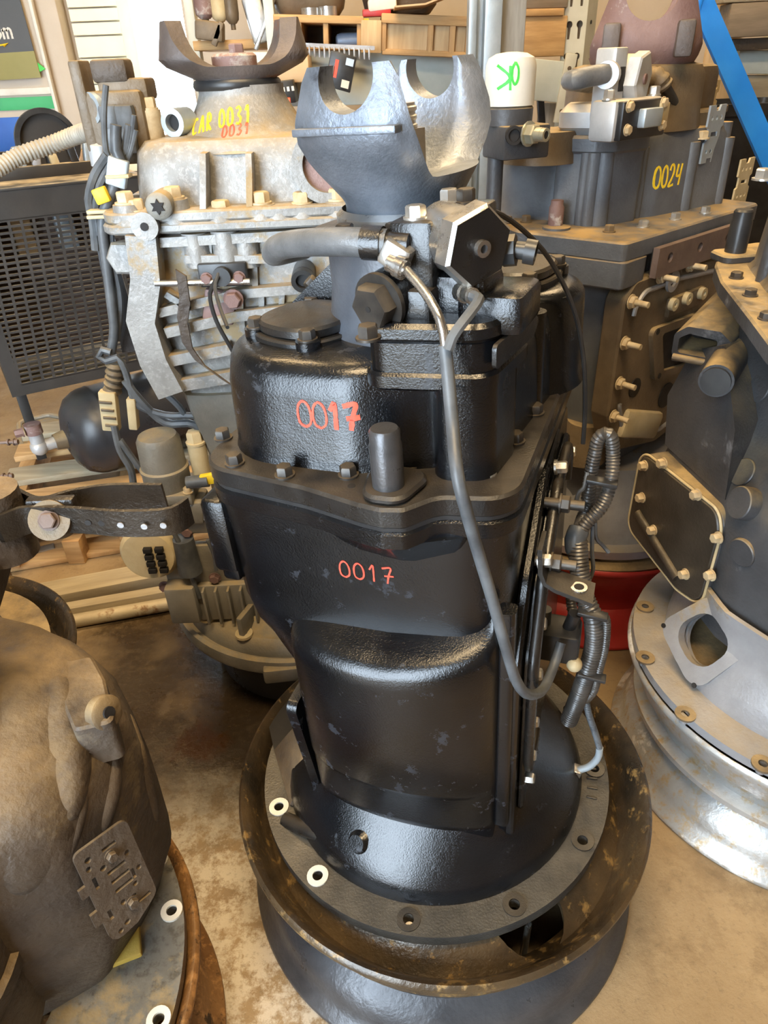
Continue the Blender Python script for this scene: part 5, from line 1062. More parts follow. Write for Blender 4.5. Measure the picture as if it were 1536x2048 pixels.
bt = sz((102, 1040)); dB = V((.1, -.85, .45)).normalized(); MB().cyl(bt-dB*.02, bt+dB*.006, .0225, .021, 28).build('button', M['browncast'], st_); MB().bolt(bt+dB*.006, dB, .009, .006).build('button_stud', M['brace'], st_)
for i, q in enumerate(((12, 1035), (178, 1042), (205, 1043), (243, 1047), (290, 1050), (328, 1048))):
    e = sz(q, SZ)+V((0, -.0025, .0)); MB().cyl(e, e+V((0, -.0012, 0)), .0034, n=12).build('strap_hole', M['bellgrey'] if i > 2 else M['hole_shade'], s1)
MB().box(bt+V((.0, .012, .0)), (.05, .012, .04), None, .003).build('strap_keeper', M['strap'], st_)
MB().cyl(sz((5, 1060))+V((-.02, .03, -.05)), sz((5, 1060))+V((-.02, .03, .03)), .03, n=20).build('strap_post', M['dustcast'], st_)
# ================================================================== dark wheel with bell ring behind the brown gearbox
bw_ = wheel('truck_wheel', 'dark oily wheel holding a bell ring, half hidden behind the brown gearbox', (-1.03, .255), mrim=M['rimblack'], disc=[(.298, .16), (.25, .2), (.1, .205)], mdisc=M['rimblack'])
br2 = thing('bell_casting', 'dark brown bell casting lying in the wheel behind the brown gearbox', 'casting', loc=(-1.03, .255, .212))
MB().prism(circle(0, 0, .277, 72), 0, .018, holes=[circle(.255*math.cos(R(a)), .255*math.sin(R(a)), .008, 12) for a in (-25, -5, 15, -50)]+[circle(0, 0, .2, 48)]).build('flange', M['browncast'], br2)
MB().lathe([(.21, .01), (.2, .06), (.15, .14), (.12, .2)], 40, cap1=True).build('dome', M['darkcast'], br2)
for a in (-25, -5): MB().ring((.255*math.cos(R(a)), .255*math.sin(R(a)), .018), (.255*math.cos(R(a)), .255*math.sin(R(a)), .022), .016, .008, 16).build('bolt_seat', M['bellgrey'], br2)

for o_ in (gb, rg, g4, ag, lg): o_['group'] = 'gearboxes standing on end'
# ================================================================== black cooler unit with perforated front
CF = Frame((-1.07, 1.05, .473), (-1.07, 1.05, 1.4), 30)
cu_ = thing('cooler_unit', 'black steel box with perforated grille front and round port on top', 'machine', CF.mat)
CW, CHt, CDp = .46, .50, .30
def side(name, c, s): return MB().box(c, s, None, .003).build(name, M['blackbox'], cu_)
gr = MB(); cols = 14; mx_, mz0, mz1 = .03, .03, CHt-.065; rows = 29; cwid = (CW-2*mx_)/cols; rh_ = (mz1-mz0)/rows
gr.box((mx_/2, 0, CHt/2), (mx_, .004, CHt)).box((CW-mx_/2, 0, CHt/2), (mx_, .004, CHt)).box((CW/2, 0, mz0/2), (CW-2*mx_, .004, mz0)).box((CW/2, 0, (CHt+mz1)/2), (CW-2*mx_, .004, CHt-mz1))
for r in range(rows+1): gr.box((CW/2, 0, mz0+r*rh_), (CW-2*mx_, .004, rh_*.42))
for r in range(rows):
    for c in range(cols+1):
        x = mx_+(c+(.5 if r % 2 else 0)*0)*cwid
        gr.box((x+ (r*.0011), 0, mz0+(r+.5)*rh_), (cwid*.24, .0038, rh_*.7))
gr.build('perforated_grille', M['blackbox'], cu_)
side('top_plate', (CW/2, CDp/2, CHt+.003), (CW+.01, CDp+.01, .006)); side('bottom_plate', (CW/2, CDp/2, .003), (CW, CDp, .006)); side('side_plate', (.003, CDp/2, CHt/2), (.006, CDp, CHt)); side('side_plate', (CW-.003, CDp/2, CHt/2), (.006, CDp, CHt))
MB().box((CW/2, CDp-.05, CHt/2), (CW-.05, .02, CHt-.06), None, .003).build('cooler_core', M['brace'], cu_)
for x in (.06, .16, .27): MB().box((x, CDp-.1, CHt*.75), (.05, .03, .12), None, .004).build('inner_part', M['galv'] if x > .2 else M['wood'], cu_)
p = CF.z(28, 345, CHt+.006); MB().ring((p.x, p.y, CHt+.004), (p.x, p.y, CHt+.055), .052, .046, 40).ring((p.x, p.y, CHt+.004), (p.x, p.y, CHt+.016), .06, .05, 40).build('round_port', M['blackbox'], cu_)
MB().cyl((p.x, p.y, CHt+.006), (p.x, p.y, CHt+.02), .047, n=32).build('port_inside', M['hole_shade'], cu_)
MB().box((CW*.55, .16, CHt+.02), (CW*.75, .03, .03), None, .003).build('top_rail', M['blackbox'], cu_)
for x, m in ((.20, 'galv'), (.24, 'bellgrey'), (.28, 'tan'), (.33, 'plastic'), (.37, 'galv'), (.41, 'rustpink')): MB().box((x, .17, CHt+.055), (.02, .03, .05), MX.Rotation(R(random.uniform(-15, 15)), 3, 'Y'), .003).build('wiring_clip', M[m], cu_)
fan = CF.loc(ay(97, 285, 1.50)); MB().ring(fan+V((0, .02, 0)), fan, .085, .072, 40).build('fan_ring', M['plastic'], cu_); MB().cyl(fan+V((0, .03, 0)), fan+V((0, .02, 0)), .075, n=32).build('fan_back', M['blackbox'], cu_)
MB().tube([fan+V((0, .03, -.02)), fan+V((0, .03, -.09))], .02, 10).build('fan_post', M['plastic'], cu_)
MB().corr([CF.loc(ay(*q)) for q in ((-20, 345, 1.10), (40, 312, 1.16), (110, 287, 1.2), (160, 268, 1.18), (205, 255, 1.1), (240, 250, 1.02))], .021, .010, .003, 14).build('flexible_conduit', pmat('dusty_grey_conduit', (.28, .26, .22), (.38, .35, .29), 20, (.5, .7), .1, .1, 100), cu_, label='grey ribbed flexible conduit')
# legs of the unit down to the pallet
for x, y in ((.03, CDp+.02), (CW-.02, CDp+.02)): MB().box((x, y, -.168), (.03, .03, .336), None, .003).build('leg', M['blackbox'], cu_)
# black air tank under it
tk = thing('air_tank', 'black cylindrical air tank lying on a pallet under the black grille box', 'tank', loc=(-.97, 1.26, .0))
t0 = az(165, 880, .27); ta_ = V((.80, .60, 0)).normalized(); tr_ = .135; tc_ = V((-.985, 1.235, .137+tr_))-V((-.97, 1.26, 0))
MB().lathe([(.0, -.085), (.045, -.082), (.085, -.07), (.115, -.048), (.13, -.02), (tr_, 0), (tr_, .015), (tr_+.002, .018), (tr_+.002, .024), (tr_, .027), (tr_, .36), (.1, .41), (.02, .43)], 48, tc_+ta_*.02, ta_).build('tank_shell', M['tank'], tk)
ec = tc_-ta_*.06; MB().cyl(ec, ec-ta_*.035, .03, .024, 20).build('tank_port', M['browncast'], tk)
MB().cyl(ec-ta_*.03, ec-ta_*.075, .018, n=16).ball(ec-ta_*.08, .026, 16).cyl(ec-ta_*.08, ec-ta_*.08+V((0, 0, .05)), .02, n=16).build('white_elbow', M['whitealu'], tk)
MB().cyl(ec-ta_*.08+V((0, 0, .045)), ec-ta_*.08+V((0, 0, .075)), .024, n=18).bolt(ec-ta_*.08+V((-.02, -.02, .06)), (-1, -.6, 0), .012, .02).build('rusty_nut', M['rustpink'], tk)
# pallet below, and long planks in front of it
pt = thing('wooden_pallet', 'worn wooden pallet on the floor under the black air tank', 'pallet', loc=(-.92, 1.34, 0))
pr = MX.Rotation(R(14), 3, 'Z'); po = V((-.92, 1.34, 0))
def pboard(c, s, m, nm): return MB().box(pr @ V(c), s, pr, .003).build(nm, m, pt)
for i, y in enumerate((-.33, -.19, -.02, .16, .32)): pboard((0, y, .126), (.74, .10, .020), M['wood'] if i % 2 else M['greyplank'], 'deck_board')
for x in (-.33, 0, .33): pboard((x, 0, .068), (.05, .78, .095), M['woody'], 'stringer')
for y in (-.33, .0, .33): pboard((0, y, .0105), (.74, .09, .018), M['wood'], 'base_board')
def plank(lab, q0, q1, z, wd, th, mat, cat='plank', nm='wooden_plank'):
    a, b = az(*q0, z), az(*q1, z); d = b-a; m = MX((d.normalized(), V((0, 0, 1)).cross(d).normalized(), V((0, 0, 1)))).transposed().to_4x4(); m.translation = (a+b)/2-V((0, 0, th/2))
    t = thing(nm, lab, cat, m); MB().box((0, 0, 0), (d.length, wd, th), None, .003).build('board', mat, t); return t
plank('grey brown plank lying in front of the pallet, widest of three', (60, 1185), (345, 1131), .05, .075, .048, M['greyplank'])
plank('grey brown plank lying in front of the pallet, middle of three', (90, 1219), (345, 1174), .045, .032, .043, M['greyplank'])
pp_ = az(120, 1247, .018); pq_ = az(350, 1206, .018); tag(MB().cyl(pp_, pq_, .018, n=20).build('steel_pipe', pmat('rust_flecked_pipe', (.36, .30, .2), (.46, .39, .27), 12, (.45, .65), .2, .2, 80, spots=(.2, .1, .04), sscale=9, sthr=.6)), 'pale rusty pipe lying along the planks on the floor', 'pipe')
pd = thing('wooden_block', 'short dark wood offcut on the floor near the strap', 'block', loc=az(70, 1115, 0)); MB().box((0, 0, .012), (.12, .03, .024), MX.Rotation(R(28), 3, 'Z'), .003).build('block', M['brownwood'], pd)
blk = thing('wooden_block', 'upright brown wood block behind the strap button', 'block', loc=az(160, 1118, 0)); MB().box((0, 0, .04), (.05, .05, .08), None, .003).build('block', M['wood'], blk)
# dusty plate casting on the floor
dp = thing('metal_tray', 'dusty grey rounded metal tray lying on the floor beside the tank', 'tray', loc=az(125, 890, 0))
oT = [az(*q, 0)-az(125, 890, 0) for q in ((40, 850), (100, 835), (170, 850), (190, 900), (130, 915), (55, 915), (42, 890))]
oT2 = rpoly([(p.x, p.y) for p in oT], .03, 5); MB().prism(oT2, 0, .006).build('tray_floor', M['alugrey'], dp); MB().tube([V((x, y, .012)) for x, y in oT2+oT2[:1]], .010, 8).build('tray_rim', M['alugrey'], dp)
# two bolts poking in at the left edge, held by a bar outside the picture
sb = thing('stud_bar', 'rusty bar with two long bolts poking in at the left edge', 'bar', loc=(-.62, .75, 0))
for q in ((28, 884), (18, 952)):
    e = ay(q[0], q[1], .75)-V((-.62, .75, 0)); MB().cyl(e+V((-.10, 0, 0)), e, .004, n=10).cyl(e+V((-.014, 0, 0)), e+V((-.011, 0, 0)), .008, n=14).bolt(e, (1, 0, 0), .007, .008).build('long_bolt', M['brace'], sb)
e = ay(18, 952, .75)-V((-.62, .75, 0)); MB().box((e.x-.11, 0, e.z/2+.03), (.03, .03, e.z+.08), None, .004).build('upright_bar', M['brace'], sb)
# ================================================================== back of the shop: walls, doorway, board, racks
def slab(bl, br, tl, Y, dep, Y2=None):
    """box whose front face runs through three photo corners at depth Y (right end at Y2)"""
    Y2 = Y if Y2 is None else Y2
    a, b, c = ay(*bl, Y), ay(*br, Y2), ay(*tl, Y); ux = (b-a); w_ = ux.length; ux.normalize(); uz = c-a; uz = uz-ux*uz.dot(ux); h_ = uz.length; uz.normalize(); n_ = ux.cross(uz)
    m = MX((ux, n_*-1, uz)).transposed().to_4x4()
    m = MX((ux, -n_, uz)).transposed().to_4x4(); m.translation = a; return m, w_, h_, dep
def slabthing(nm, lab, cat, bl, br, tl, Y, dep, mat, part, Y2=None, bev=.004, group=None):
    m, w_, h_, d_ = slab(bl, br, tl, Y, dep, Y2); t = thing(nm, lab, cat, m, group=group)
    MB().box((w_/2, d_/2, h_/2), (w_, d_, h_), None, bev).build(part, mat, t); return t, w_, h_, d_
WY = 3.2
def column(nm, lab, cat, px, py, Y, wd, dp, mat):
    p = ay(px, py, Y); t = thing(nm, lab, cat, loc=(p.x, Y+dp/2, 0)); MB().box((0, 0, .9), (wd, dp, 1.8), None, .003).build('upright_bar', mat, t); return t
def wallbox(nm, x0, x1, z0, z1, y=WY, dep=.12, mat=None): return struct(MB().box(((x0+x1)/2, y+dep/2, (z0+z1)/2), (x1-x0, dep, z1-z0)).build(nm, mat or M['wall']))
xa = ay(262, 100, WY).x; xb = ay(368, 100, WY).x
wallbox('wall_back_left', -5, xa-.02, 0, 3.25); wallbox('wall_back_right', xb+.02, 5, 0, 3.25); wallbox('wall_back_lintel', xa-.02, xb+.02, 2.3, 3.25)
struct(MB().box((-5.05, 1.6, 1.65), (.1, 7.4, 3.3)).build('wall_left', M['wall'])); struct(MB().box((5.05, 1.6, 1.65), (.1, 7.4, 3.3)).build('wall_right', M['wall']))
# cream siding beside the doorway: each groove board its own piece
x0s, x1s = ay(143, 30, WY).x, ay(243, 30, WY).x
sd = thing('siding_panel', 'cream horizontal siding boards between the board post and the bright doorway', 'siding', loc=(x0s, WY-.03, 0))
zz = .70; k = 0
while zz < 1.75:
    hh = .052 if k % 3 else .085
    MB().box(((x1s-x0s)/2, .012, zz+hh/2), (x1s-x0s, .024, hh-.006), MX.Rotation(R(-3), 3, 'X'), .003).build('siding_board', M['siding'], sd); zz += hh; k += 1
MB().box((x1s-x0s+.03, 0, 1.2), (.055, .06, 2.4), None, .004).build('door_jamb', M['siding'], sd)
ps = thing('wall_post', 'beige painted post between the white board and the cream siding', 'post', loc=(ay(108, 30, WY).x, WY-.06, 0)); MB().box((0, 0, 1.2), (ay(135, 30, WY).x-ay(83, 30, WY).x, .10, 2.4), None, .006).build('post', M['wall'], ps)
# white board with green and blue stripes, and the poster
BY = 3.05
bd, bw0, bh0, _ = slabthing('notice_board', 'pale wall board with a thin white frame and green and blue bands below', 'board', (-300, 318), (138, 300), (-375, -60), BY, .02, M['wall'], 'board_panel')
MB().box((bw0-.006, -.006, bh0/2), (.014, .02, bh0), None, .002).build('frame_edge', M['white'], bd)
zs = .21; MB().box((bw0/2, -.006, zs+.035), (bw0, .016, .028), None, .003).build('frame_edge', M['white'], bd)
MB().box((bw0/2, -.003, zs-.012), (bw0-.02, .008, .05), None, .001).build('green_band', pmat('green_band_paint', (.03, .32, .11), (.04, .38, .14), 5, (.5, .6), 0, 0), bd)
MB().box((bw0/2, -.003, zs/2-.03), (bw0-.02, .008, zs-.07), None, .001).build('blue_band', pmat('blue_band_paint', (.02, .10, .42), (.025, .13, .5), 5, (.5, .6), 0, 0), bd)
m, pw_, ph_, _ = slab((-220, 175), (82, 155), (-265, -60), BY-.03, .004)
po_ = thing('poster', 'dark poster with olive lower part and white letters om', 'poster', m)
MB().box((pw_/2, .002, ph_*.62), (pw_, .004, ph_*.76)).build('poster_dark', pmat('poster_charcoal', (.055, .06, .065), (.07, .07, .07), 3, (.45, .55), 0, 0), po_); MB().box((pw_/2, .002, ph_*.12), (pw_, .004, ph_*.24)).build('poster_olive', pmat('poster_olive_print', (.20, .18, .045), (.27, .24, .07), 2, (.45, .55), 0, 0), po_)
pi = m.inverted(); e = pi @ ay(-14, 80, BY-.034)
paint('om', (e.x, -.001, e.z), (1, 0, 0), (0, 0, 1), .062, .046, .009, [o for o in po_.children], M['white'], po_, name='poster_letters', label='white letters om', w=.72)
MB().tube([pi @ ay(*q, BY-.034) for q in ((-20, 93), (5, 90), (16, 87), (8, 93))], .0035, 6).build('poster_swoosh', M['yellow'], po_)
MB().prism([(e2.x, e2.z) for e2 in (pi @ ay(*q, BY-.02) for q in ((76, 125), (92, 138), (78, 145)))], .004, .008, MX(((1, 0, 0, 0), (0, 0, 1, 0), (0, 1, 0, 0), (0, 0, 0, 1)))).build('green_arrow', M['green'], po_)
bt_ = thing('workbench', 'wooden bench top below the blue band at left', 'bench', loc=(-2.0, 2.6, 0)); MB().box((0, 0, .90), (1.3, .5, .04), None, .004).build('bench_top', M['wood'], bt_)
for x in (-.6, .6): MB().box((x, 0, .44), (.06, .4, .88), None, .004).build('bench_leg', M['wood'], bt_)

# galvanised post and grey plank in front of the rack
GY = 1.55
gp = ay(966, 120, GY); gpo = thing('steel_post', 'galvanised channel post standing behind the white oil filter', 'post', loc=(gp.x, GY, 0))
for x, wd, y in ((-.034, .022, .0), (.020, .046, -.004)): MB().box((x, y, 1.2), (wd, .05, 2.4), None, .003).build('channel_leg', M['galv'], gpo)
MB().box((-.010, .02, 1.2), (.03, .01, 2.4), None, .001).build('channel_web', M['galv'], gpo)
gw = ay(1024, 60, GY+.05); t = thing('timber_post', 'weathered grey timber upright beside the galvanised post', 'post', loc=(gw.x, GY+.05, 0)); MB().box((0, 0, 1.2), (.066, .04, 2.4), None, .004).build('timber', M['greywood'], t)

# pallet rack: slotted upright, beams with connectors
RY = 2.2
su = ay(1148, 60, RY); sr = thing('rack_upright', 'cream slotted rack upright with keyhole slots', 'rack', MX.Translation(V((su.x, RY, 0))) @ MX.Rotation(R(-30), 4, 'Z'))
fw = .078
def key(x, z): return [(x+.011*math.cos(t), z+.011*math.sin(t)) for t in [R(a) for a in range(-60, 241, 30)]]+[(x-.004, z-.042), (x+.004, z-.042)]
holes = [key(x, z) for z in [.55+.093*i for i in range(14)] for x in (-.018, .018)]
MB().prism(rect(-fw/2, fw/2, 0, 2.4), 0, .003, MX(((1, 0, 0, 0), (0, 0, 1, 0), (0, 1, 0, 0), (0, 0, 0, 1))), holes=holes).build('slotted_face', M['cream'], sr)
MB().box((fw/2+.001, .06, 1.2), (.003, .12, 2.4)).build('side_face', M['cream'], sr); MB().box((-fw/2, .06, 1.2), (.003, .12, 2.4)).build('side_face', M['cream'], sr)
MB().box((0, .03, 1.2), (fw-.008, .003, 2.4)).build('inner_back', M['brownwood'], sr)
for z in (1.30, 1.14): MB().cyl((fw/2+.003, .05, z), (fw/2+.006, .05, z), .006, n=10).build('plain_hole', M['hole_shade'], sr)
bmt, _, _, _ = slabthing('rack_beam', 'pale green grey rack beam carrying the wooden crates', 'beam', (480, 215), (945, 205), (480, 104), RY, .05, M['beamgrey'], 'beam', Y2=RY+.1)
bm2, w2, h2, _ = slabthing('rack_beam', 'short pale rack beam bolted to the slotted upright', 'beam', (1040, 198), (1122, 206), (1040, 114), RY-.08, .05, M['beamgrey'], 'beam')
MB().box((w2+.004, -.004, h2*.35), (.04, .012, h2*1.7), None, .003).build('beam_connector', M['cream'], bm2)
for z in (.85, .55, -.2): MB().cyl((w2+.004, -.012, h2*z), (w2+.004, -.008, h2*z), .007, n=10).build('rivet', M['browncast'], bm2)
# wooden crates on the beam
cA, wa, ha, _ = slabthing('wooden_crate', 'open wooden crate with three cubbyholes on the rack beam', 'crate', (553, 97), (724, 101), (553, 86), RY+.0, .34, M['wood'], 'floor_board')
hA = ay(553, 36, RY).z-ay(553, 97, RY).z
MB().box((wa/2, .17, hA), (wa+.01, .36, .022), None, .003).build('top_board', M['wood'], cA)
for x in (.01, .27, .58, .97): MB().box((wa*x, .17, hA/2), (.018, .34, hA-.02), None, .002).build('divider', M['woodz'], cA)
MB().box((wa/2, .33, hA/2), (wa, .012, hA)).build('back_board', M['brownwood'], cA)
MB().box((wa*.15, .30, hA*.35), (wa*.2, .05, hA*.5), None, .003).build('back_batten', M['wood'], cA)
c2o = thing('spray_can', 'blue grey cylinder lying inside the wooden crate', 'can', loc=ay(700, 80, RY+.06)); MB().lathe([(.015, -.05), (.022, -.045), (.026, -.03), (.026, .07), (.02, .075)], 20, (0, 0, -.004), (1, .1, 0), cap0=True, cap1=True).build('can_body', pmat('blue_grey_can', (.10, .15, .24), (.15, .21, .31), 8, (.3, .5), .2, .1, 50), c2o)
cB, wb, hb0, _ = slabthing('wooden_crate', 'plywood crate with two battens right of the cubbyhole crate', 'crate', (764, 109), (936, 116), (764, 97), RY, .32, M['wood'], 'floor_board')
hB = ay(764, 36, RY).z-ay(764, 109, RY).z
MB().box((wb/2, .16, hB), (wb+.01, .33, .028), None, .003).build('top_board', M['wood'], cB)
for x in (.01, .55, .80, .99): MB().box((wb*x, .01, hB/2), (.02, .02, hB-.02), None, .002).build('batten', M['woodz'], cB)
MB().box((wb/2, .025, hB/2), (wb, .01, hB-.01)).build('plywood_panel', M['plywood'], cB)
pz, _, _, _ = slabthing('plywood_sheet', 'small leaning plywood offcut between the two crates', 'plywood', (722, 105), (762, 106), (740, 40), RY-.01, .01, M['plywood'], 'sheet', bev=.001)
ys, _, _, _ = slabthing('yellow_tag', 'yellow strip hanging between the two crates', 'tag', (722, 60), (738, 60), (724, 37), RY+.05, .006, M['yellow'], 'strip', bev=.001)
# castings and small things on top of the crates
def rough(nm, lab, cat, q, Y, sx, sy, sz_, mat):
    p = ay(*q, Y); t = thing(nm, lab, cat, loc=p); rings = []
    for i, (k, z) in enumerate(((.72, 0), (.86, .12), (.94, .35), (1, .6), (.97, .8), (.8, 1))): rings.append([V((x*k, y*k, z*sz_)) for x, y in polar(rpoly(rect(-sx/2, sx/2, -sy/2, sy/2), min(sx, sy)*.25, 4), (0, 0), 40)])
    MB().loft(rings).build('casting_body', mat, t); MB().prism(rpoly(rect(-sx*.54, sx*.54, -sy*.54, sy*.54), .03), sz_*.42, sz_*.52, bev=.003).build('casting_flange', mat, t); return t
rough('housing_casting', 'dark brown housing casting on top of the cubbyhole crate', 'casting', (622, 34), RY+.18, .28, .22, .2, M['browncast'])
rough('housing_casting', 'dark brown housing casting above the gap between the crates', 'casting', (800, 30), RY+.20, .30, .2, .2, M['dustcast'])
for i, (q, l) in enumerate((((622, 36), 'dull steel bearing ring on the crate, left one'), ((656, 33), 'dull steel bearing ring on the crate, right one'))):
    p = ay(*q, RY+.03); t = thing('bearing_ring', l, 'ring', loc=p); MB().ring((0, 0, 0), (0, 0, .028), .032, .024, 28).build('ring', M['machined'], t)
p = ay(765, 34, RY+.08); t = thing('power_tool', 'cream and red tool lying on the plywood crate', 'tool', loc=p); MB().box((0, 0, .035), (.10, .05, .035), MX.Rotation(R(-4), 3, 'Y'), .012).build('tool_body', M['white'], t); MB().box((-.02, 0, .012), (.10, .045, .022), None, .006).build('tool_base', pmat('tool_red', (.35, .02, .02), (.42, .03, .03), 9, (.35, .5), 0, .1, 60), t)
t = thing('cardboard_sheet', 'curled cardboard sheet on the plywood crate', 'cardboard', loc=ay(880, 36, RY+.04)); MB().strip([V((x, -.03, .03+z)) for x, z in ((-.16, 0), (-.06, .004), (.03, .03), (.10, .075))], (0, 1, 0), .2, .005).build('sheet', M['card'], t)
# lower shelf things glimpsed between the yokes
slabthing('cardboard_box', 'plain cardboard box below the cubbyhole crate', 'box', (540, 168), (620, 164), (540, 112), RY-.14, .2, M['card'], 'carton')
m, w3, h3, _ = slab((650, 172), (700, 186), (690, 108), RY-.12, .05); t = thing('battery_pack', 'black boxed battery pack with red and white print leaning on the beam', 'package', m)
MB().box((w3/2, .02, h3/2), (w3, .04, h3), None, .003).build('package_body', M['plastic'], t)
for c, s, mt in (((.3, .55), (.14, .5), 'red'), ((.78, .82), (.3, .2), 'galv'), ((.75, .2), (.3, .22), 'white'), ((.14, .35), (.22, .5), 'rustpink')): MB().box((w3*c[0], -.001, h3*c[1]), (w3*s[0], .002, h3*s[1])).build('printed_patch', M[mt], t)
cg = thing('metal_comb', 'row of grey steel comb teeth under the cubbyhole crate', 'comb', loc=ay(590, 112, RY-.06))
for i in range(16): MB().box((.017*i, 0, .015-.0012*i), (.006, .01, .032), None, .001).build('tooth', M['bellgrey'], cg)
MB().box((.13, .004, .024), (.29, .006, .012), MX.Rotation(R(4), 3, 'Y')).build('comb_spine', M['bellgrey'], cg)
bx2, wq2, hq2, _ = slabthing('product_box', 'black and cream printed box behind the alu gearbox neck', 'box', (510, 215), (592, 205), (510, 168), RY-.2, .15, M['plastic'], 'carton')
for i in range(9): MB().box((.012+wq2/9*i, -.001, hq2*.62), (wq2*.06, .002, hq2*.2)).build('print_mark', M['white'], bx2)
tr0 = ay(555, 250, 1.3); trl = thing('trolley', 'small steel trolley carrying a brown gear housing behind the pale gearbox', 'trolley', loc=(tr0.x, 1.3, 0)); MB().box((0, .05, tr0.z-.09), (.36, .32, .02), None, .003).build('trolley_top', M['darkcast'], trl)
for x, y in ((-.16, -.09), (.16, -.09), (-.16, .19), (.16, .19)): MB().box((x, y, (tr0.z-.1)/2), (.025, .025, tr0.z-.1), None, .002).build('leg', M['darkcast'], trl)
rhp = thing('red_handle', 'red handled tool lying behind the pale gearbox', 'tool', loc=(tr0.x, 1.3, tr0.z+.02)); MB().tube([V(((x-560)*.0012, .02, (196-y)*.0012+.011)) for x, y in ((535, 196), (550, 190), (570, 182), (590, 182))], .011, 10, .01).build('grip', M['red'], rhp)
rgear = thing('gear_housing', 'brown round gear housing behind the pale gearbox', 'casting', loc=ay(555, 250, 1.3)); MB().lathe([(.10, -.08), (.115, -.06), (.115, -.005), (.10, .0), (.10, .015), (.07, .02)], 36, cap1=True, cap0=True).build('housing', M['browncast'], rgear)
bolt(rgear, (.02, -.06, .016), (0, 0, 1), .012, .014, M['bolttan'])
# hanging parts right of the doorway
for i, (q0, q1, r, mt, lab) in enumerate((((410, -60), (410, 30), .036, 'rustpink', 'faded red cylinder hanging right of the doorway'), ((440, -60), (440, 36), .03, 'tan', 'tan cylinder hanging next to the faded red one'), ((465, -60), (465, 40), .026, 'browncast', 'brown cylinder hanging third from the doorway'))):
    a, b = ay(*q0, 2.4), ay(*q1, 2.4); t = thing('gas_cylinder', lab, 'cylinder', loc=(b.x, 2.4, b.z)); MB().lathe([(r*.5, -.012), (r*.9, 0), (r, .02), (r, a.z-b.z)], 24, cap0=True, cap1=True).build('cylinder_body', M[mt], t); MB().cyl((0, 0, -.03), (0, 0, -.01), r*.35, n=12).build('valve', M['browncast'], t)
for j, (q, s, mt, lab) in enumerate((((420, 62), (.10, .06, .06), 'browncast', 'brown metal part below the hanging cylinders'), ((515, 40), (.07, .05, .14), 'machined', 'grey metal arm right of the hanging cylinders'))):
    p = ay(*q, 2.33); t = thing('metal_part', lab, 'part', loc=p); MB().box((0, 0, 0), s, MX.Rotation(R(8-20*j), 3, 'Y'), .01).box((.03, -.02, -.01), (s[0]*.2, .02, s[2]*1.3), MX.Rotation(R(30), 3, 'Y'), .003).build('part_body', M[mt], t)
sfp = ay(395, 93, 2.45); sfr = ay(545, 93, 2.45); sf = thing('shelf', 'tan wooden shelf with pale uprights right of the doorway behind the yoke', 'shelf', loc=(sfp.x, 2.4, 0)); sw = sfr.x-sfp.x
MB().box((sw/2, .12, sfp.z), (sw, .3, .03), None, .003).build('shelf_board', M['wood'], sf)
for x in (-.02, sw+.01): MB().box((x, .12, .9), (.035, .06, 1.8), None, .003).build('upright', M['cream'], sf)
MB().box((sw/2, .12, 1.62), (sw, .06, .03), None, .003).build('top_rail', M['cream'], sf)
column('rack_upright', 'pale grey rack upright left of the cubbyhole crate', 'rack', 541, 60, RY+.06, .035, .05, M['beamgrey'])
# right of the post: timbers, and the stack at the far right
slabthing('timber_block', 'thick orange brown timber block on the short rack beam', 'timber', (1040, 114), (1128, 112), (1040, 33), RY, .3, M['wood'], 'timber')
slabthing('timber_board', 'light orange board lying on the thick timber block', 'timber', (1040, 33), (1128, 31), (1040, 18), RY-.01, .3, M['wood'], 'timber')
slabthing('timber_board', 'dark grey brown timber at the top, above the light orange board', 'timber', (1040, 18), (1135, 15), (1040, -30), RY, .3, M['brownwood'], 'timber')
column('plywood_sheet', 'tall cream plywood sheet behind the blue brace', 'plywood', 1453, 60, 2.04, .105, .02, M['plywood'])
slabthing('timber_block', 'wide brown timber at the top right corner', 'timber', (1452, 76), (1560, 70), (1442, 8), 1.9, .09, M['brownwood'], 'timber', Y2=1.9)
slabthing('timber_block', 'dark timber just under the wide brown timber at right', 'timber', (1462, 102), (1560, 98), (1458, 78), 1.93, .06, M['dustcast'], 'timber')
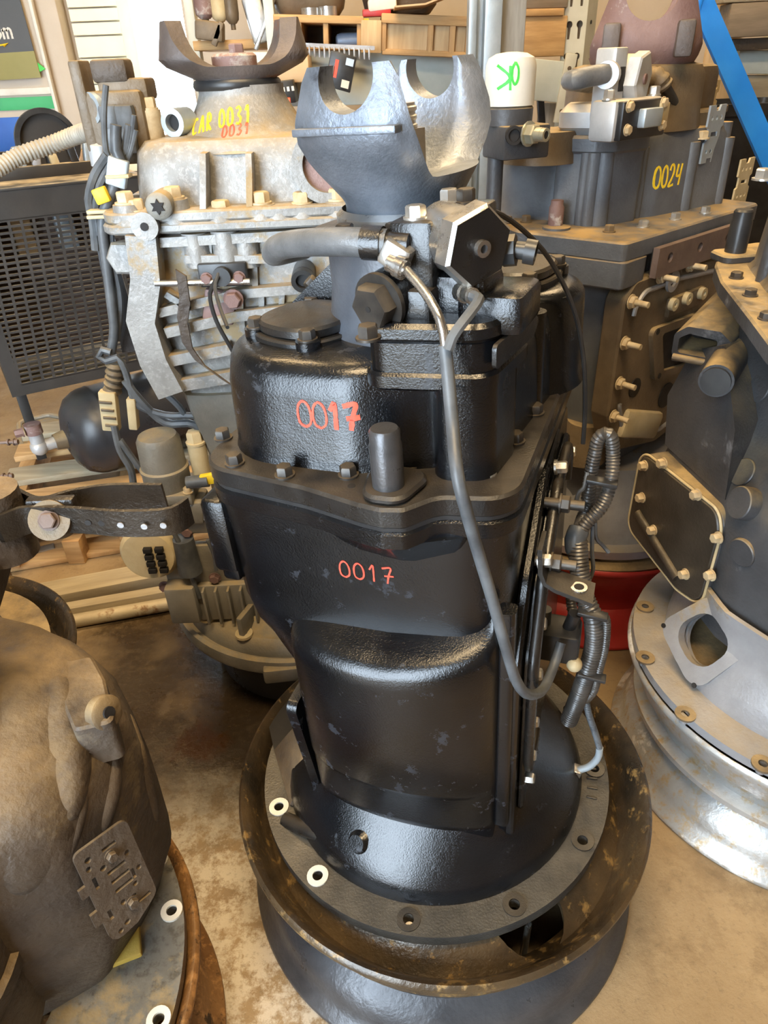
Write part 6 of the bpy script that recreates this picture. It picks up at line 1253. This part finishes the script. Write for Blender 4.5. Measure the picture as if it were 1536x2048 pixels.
slabthing('timber_board', 'thin brown board on top of the wide brown timber', 'timber', (1446, 6), (1560, 1), (1446, -30), 1.9, .09, M['greyplank'], 'timber')
slabthing('rack_beam', 'pale rack beam at the far right behind the blue brace', 'beam', (1470, 148), (1560, 148), (1466, 100), 1.98, .06, M['beamgrey'], 'beam')
slabthing('timber_block', 'grey weathered timber below the pale far right beam', 'timber', (1482, 206), (1560, 206), (1478, 150), 2.0, .06, M['greyplank'], 'timber')
column('rack_upright', 'pale rack upright at the far right edge', 'rack', 1545, 160, 2.1, .06, .06, M['cream'])
column('rack_upright', 'cream rack upright hidden behind the tall plywood sheet', 'rack', 1470, 60, 2.1, .06, .06, M['cream'])
bz = ay(1480, 208, 1.55); bn = thing('black_bin', 'black plastic bin behind the grey gearbox at far right', 'bin', loc=(bz.x+.04, 1.7, 0)); MB().loft([[V((x*k, y*k, z)) for x, y in rpoly(rect(-.19, .19, -.15, .15), .03, 4)] for k, z in ((.85, 0), (1, bz.z-.03), (1.04, bz.z-.03), (1.04, bz.z), (.97, bz.z), (.95, bz.z-.05))]).build('bin_body', M['plastic'], bn)
# blue diagonal brace leaning from the floor to the rack
a, b = ay(1392, -20, 1.45), ay(1545, 330, 1.35); d = (a-b).normalized(); lowb = b-d*(b.z/d.z)
bl = thing('blue_brace', 'bright blue flat steel brace leaning diagonally at right', 'brace', loc=lowb); MB().strip([V((0, 0, 0)), (a-lowb)*1.2], V((1, 0, 0))-d*d.x, .055, .012).build('brace_bar', M['blue'], bl)
e = ay(1390, 35, 1.44)-lowb; MB().box(e, (.012, .02, .10), MX.Rotation(R(6), 3, 'Y'), .002).build('brace_flap', M['blue'], bl)
# lower rack leg seen under the short beam
slabthing('steel_strut', 'black diagonal strut below the short pale beam', 'strut', (1078, 255), (1092, 252), (1056, 200), RY, .02, M['plastic'], 'strut_bar')
slabthing('shelf_crate', 'grey slatted crate glimpsed under the short pale beam', 'crate', (1040, 640), (1118, 640), (1040, 205), RY+.12, .1, M['greywood'], 'crate_side')
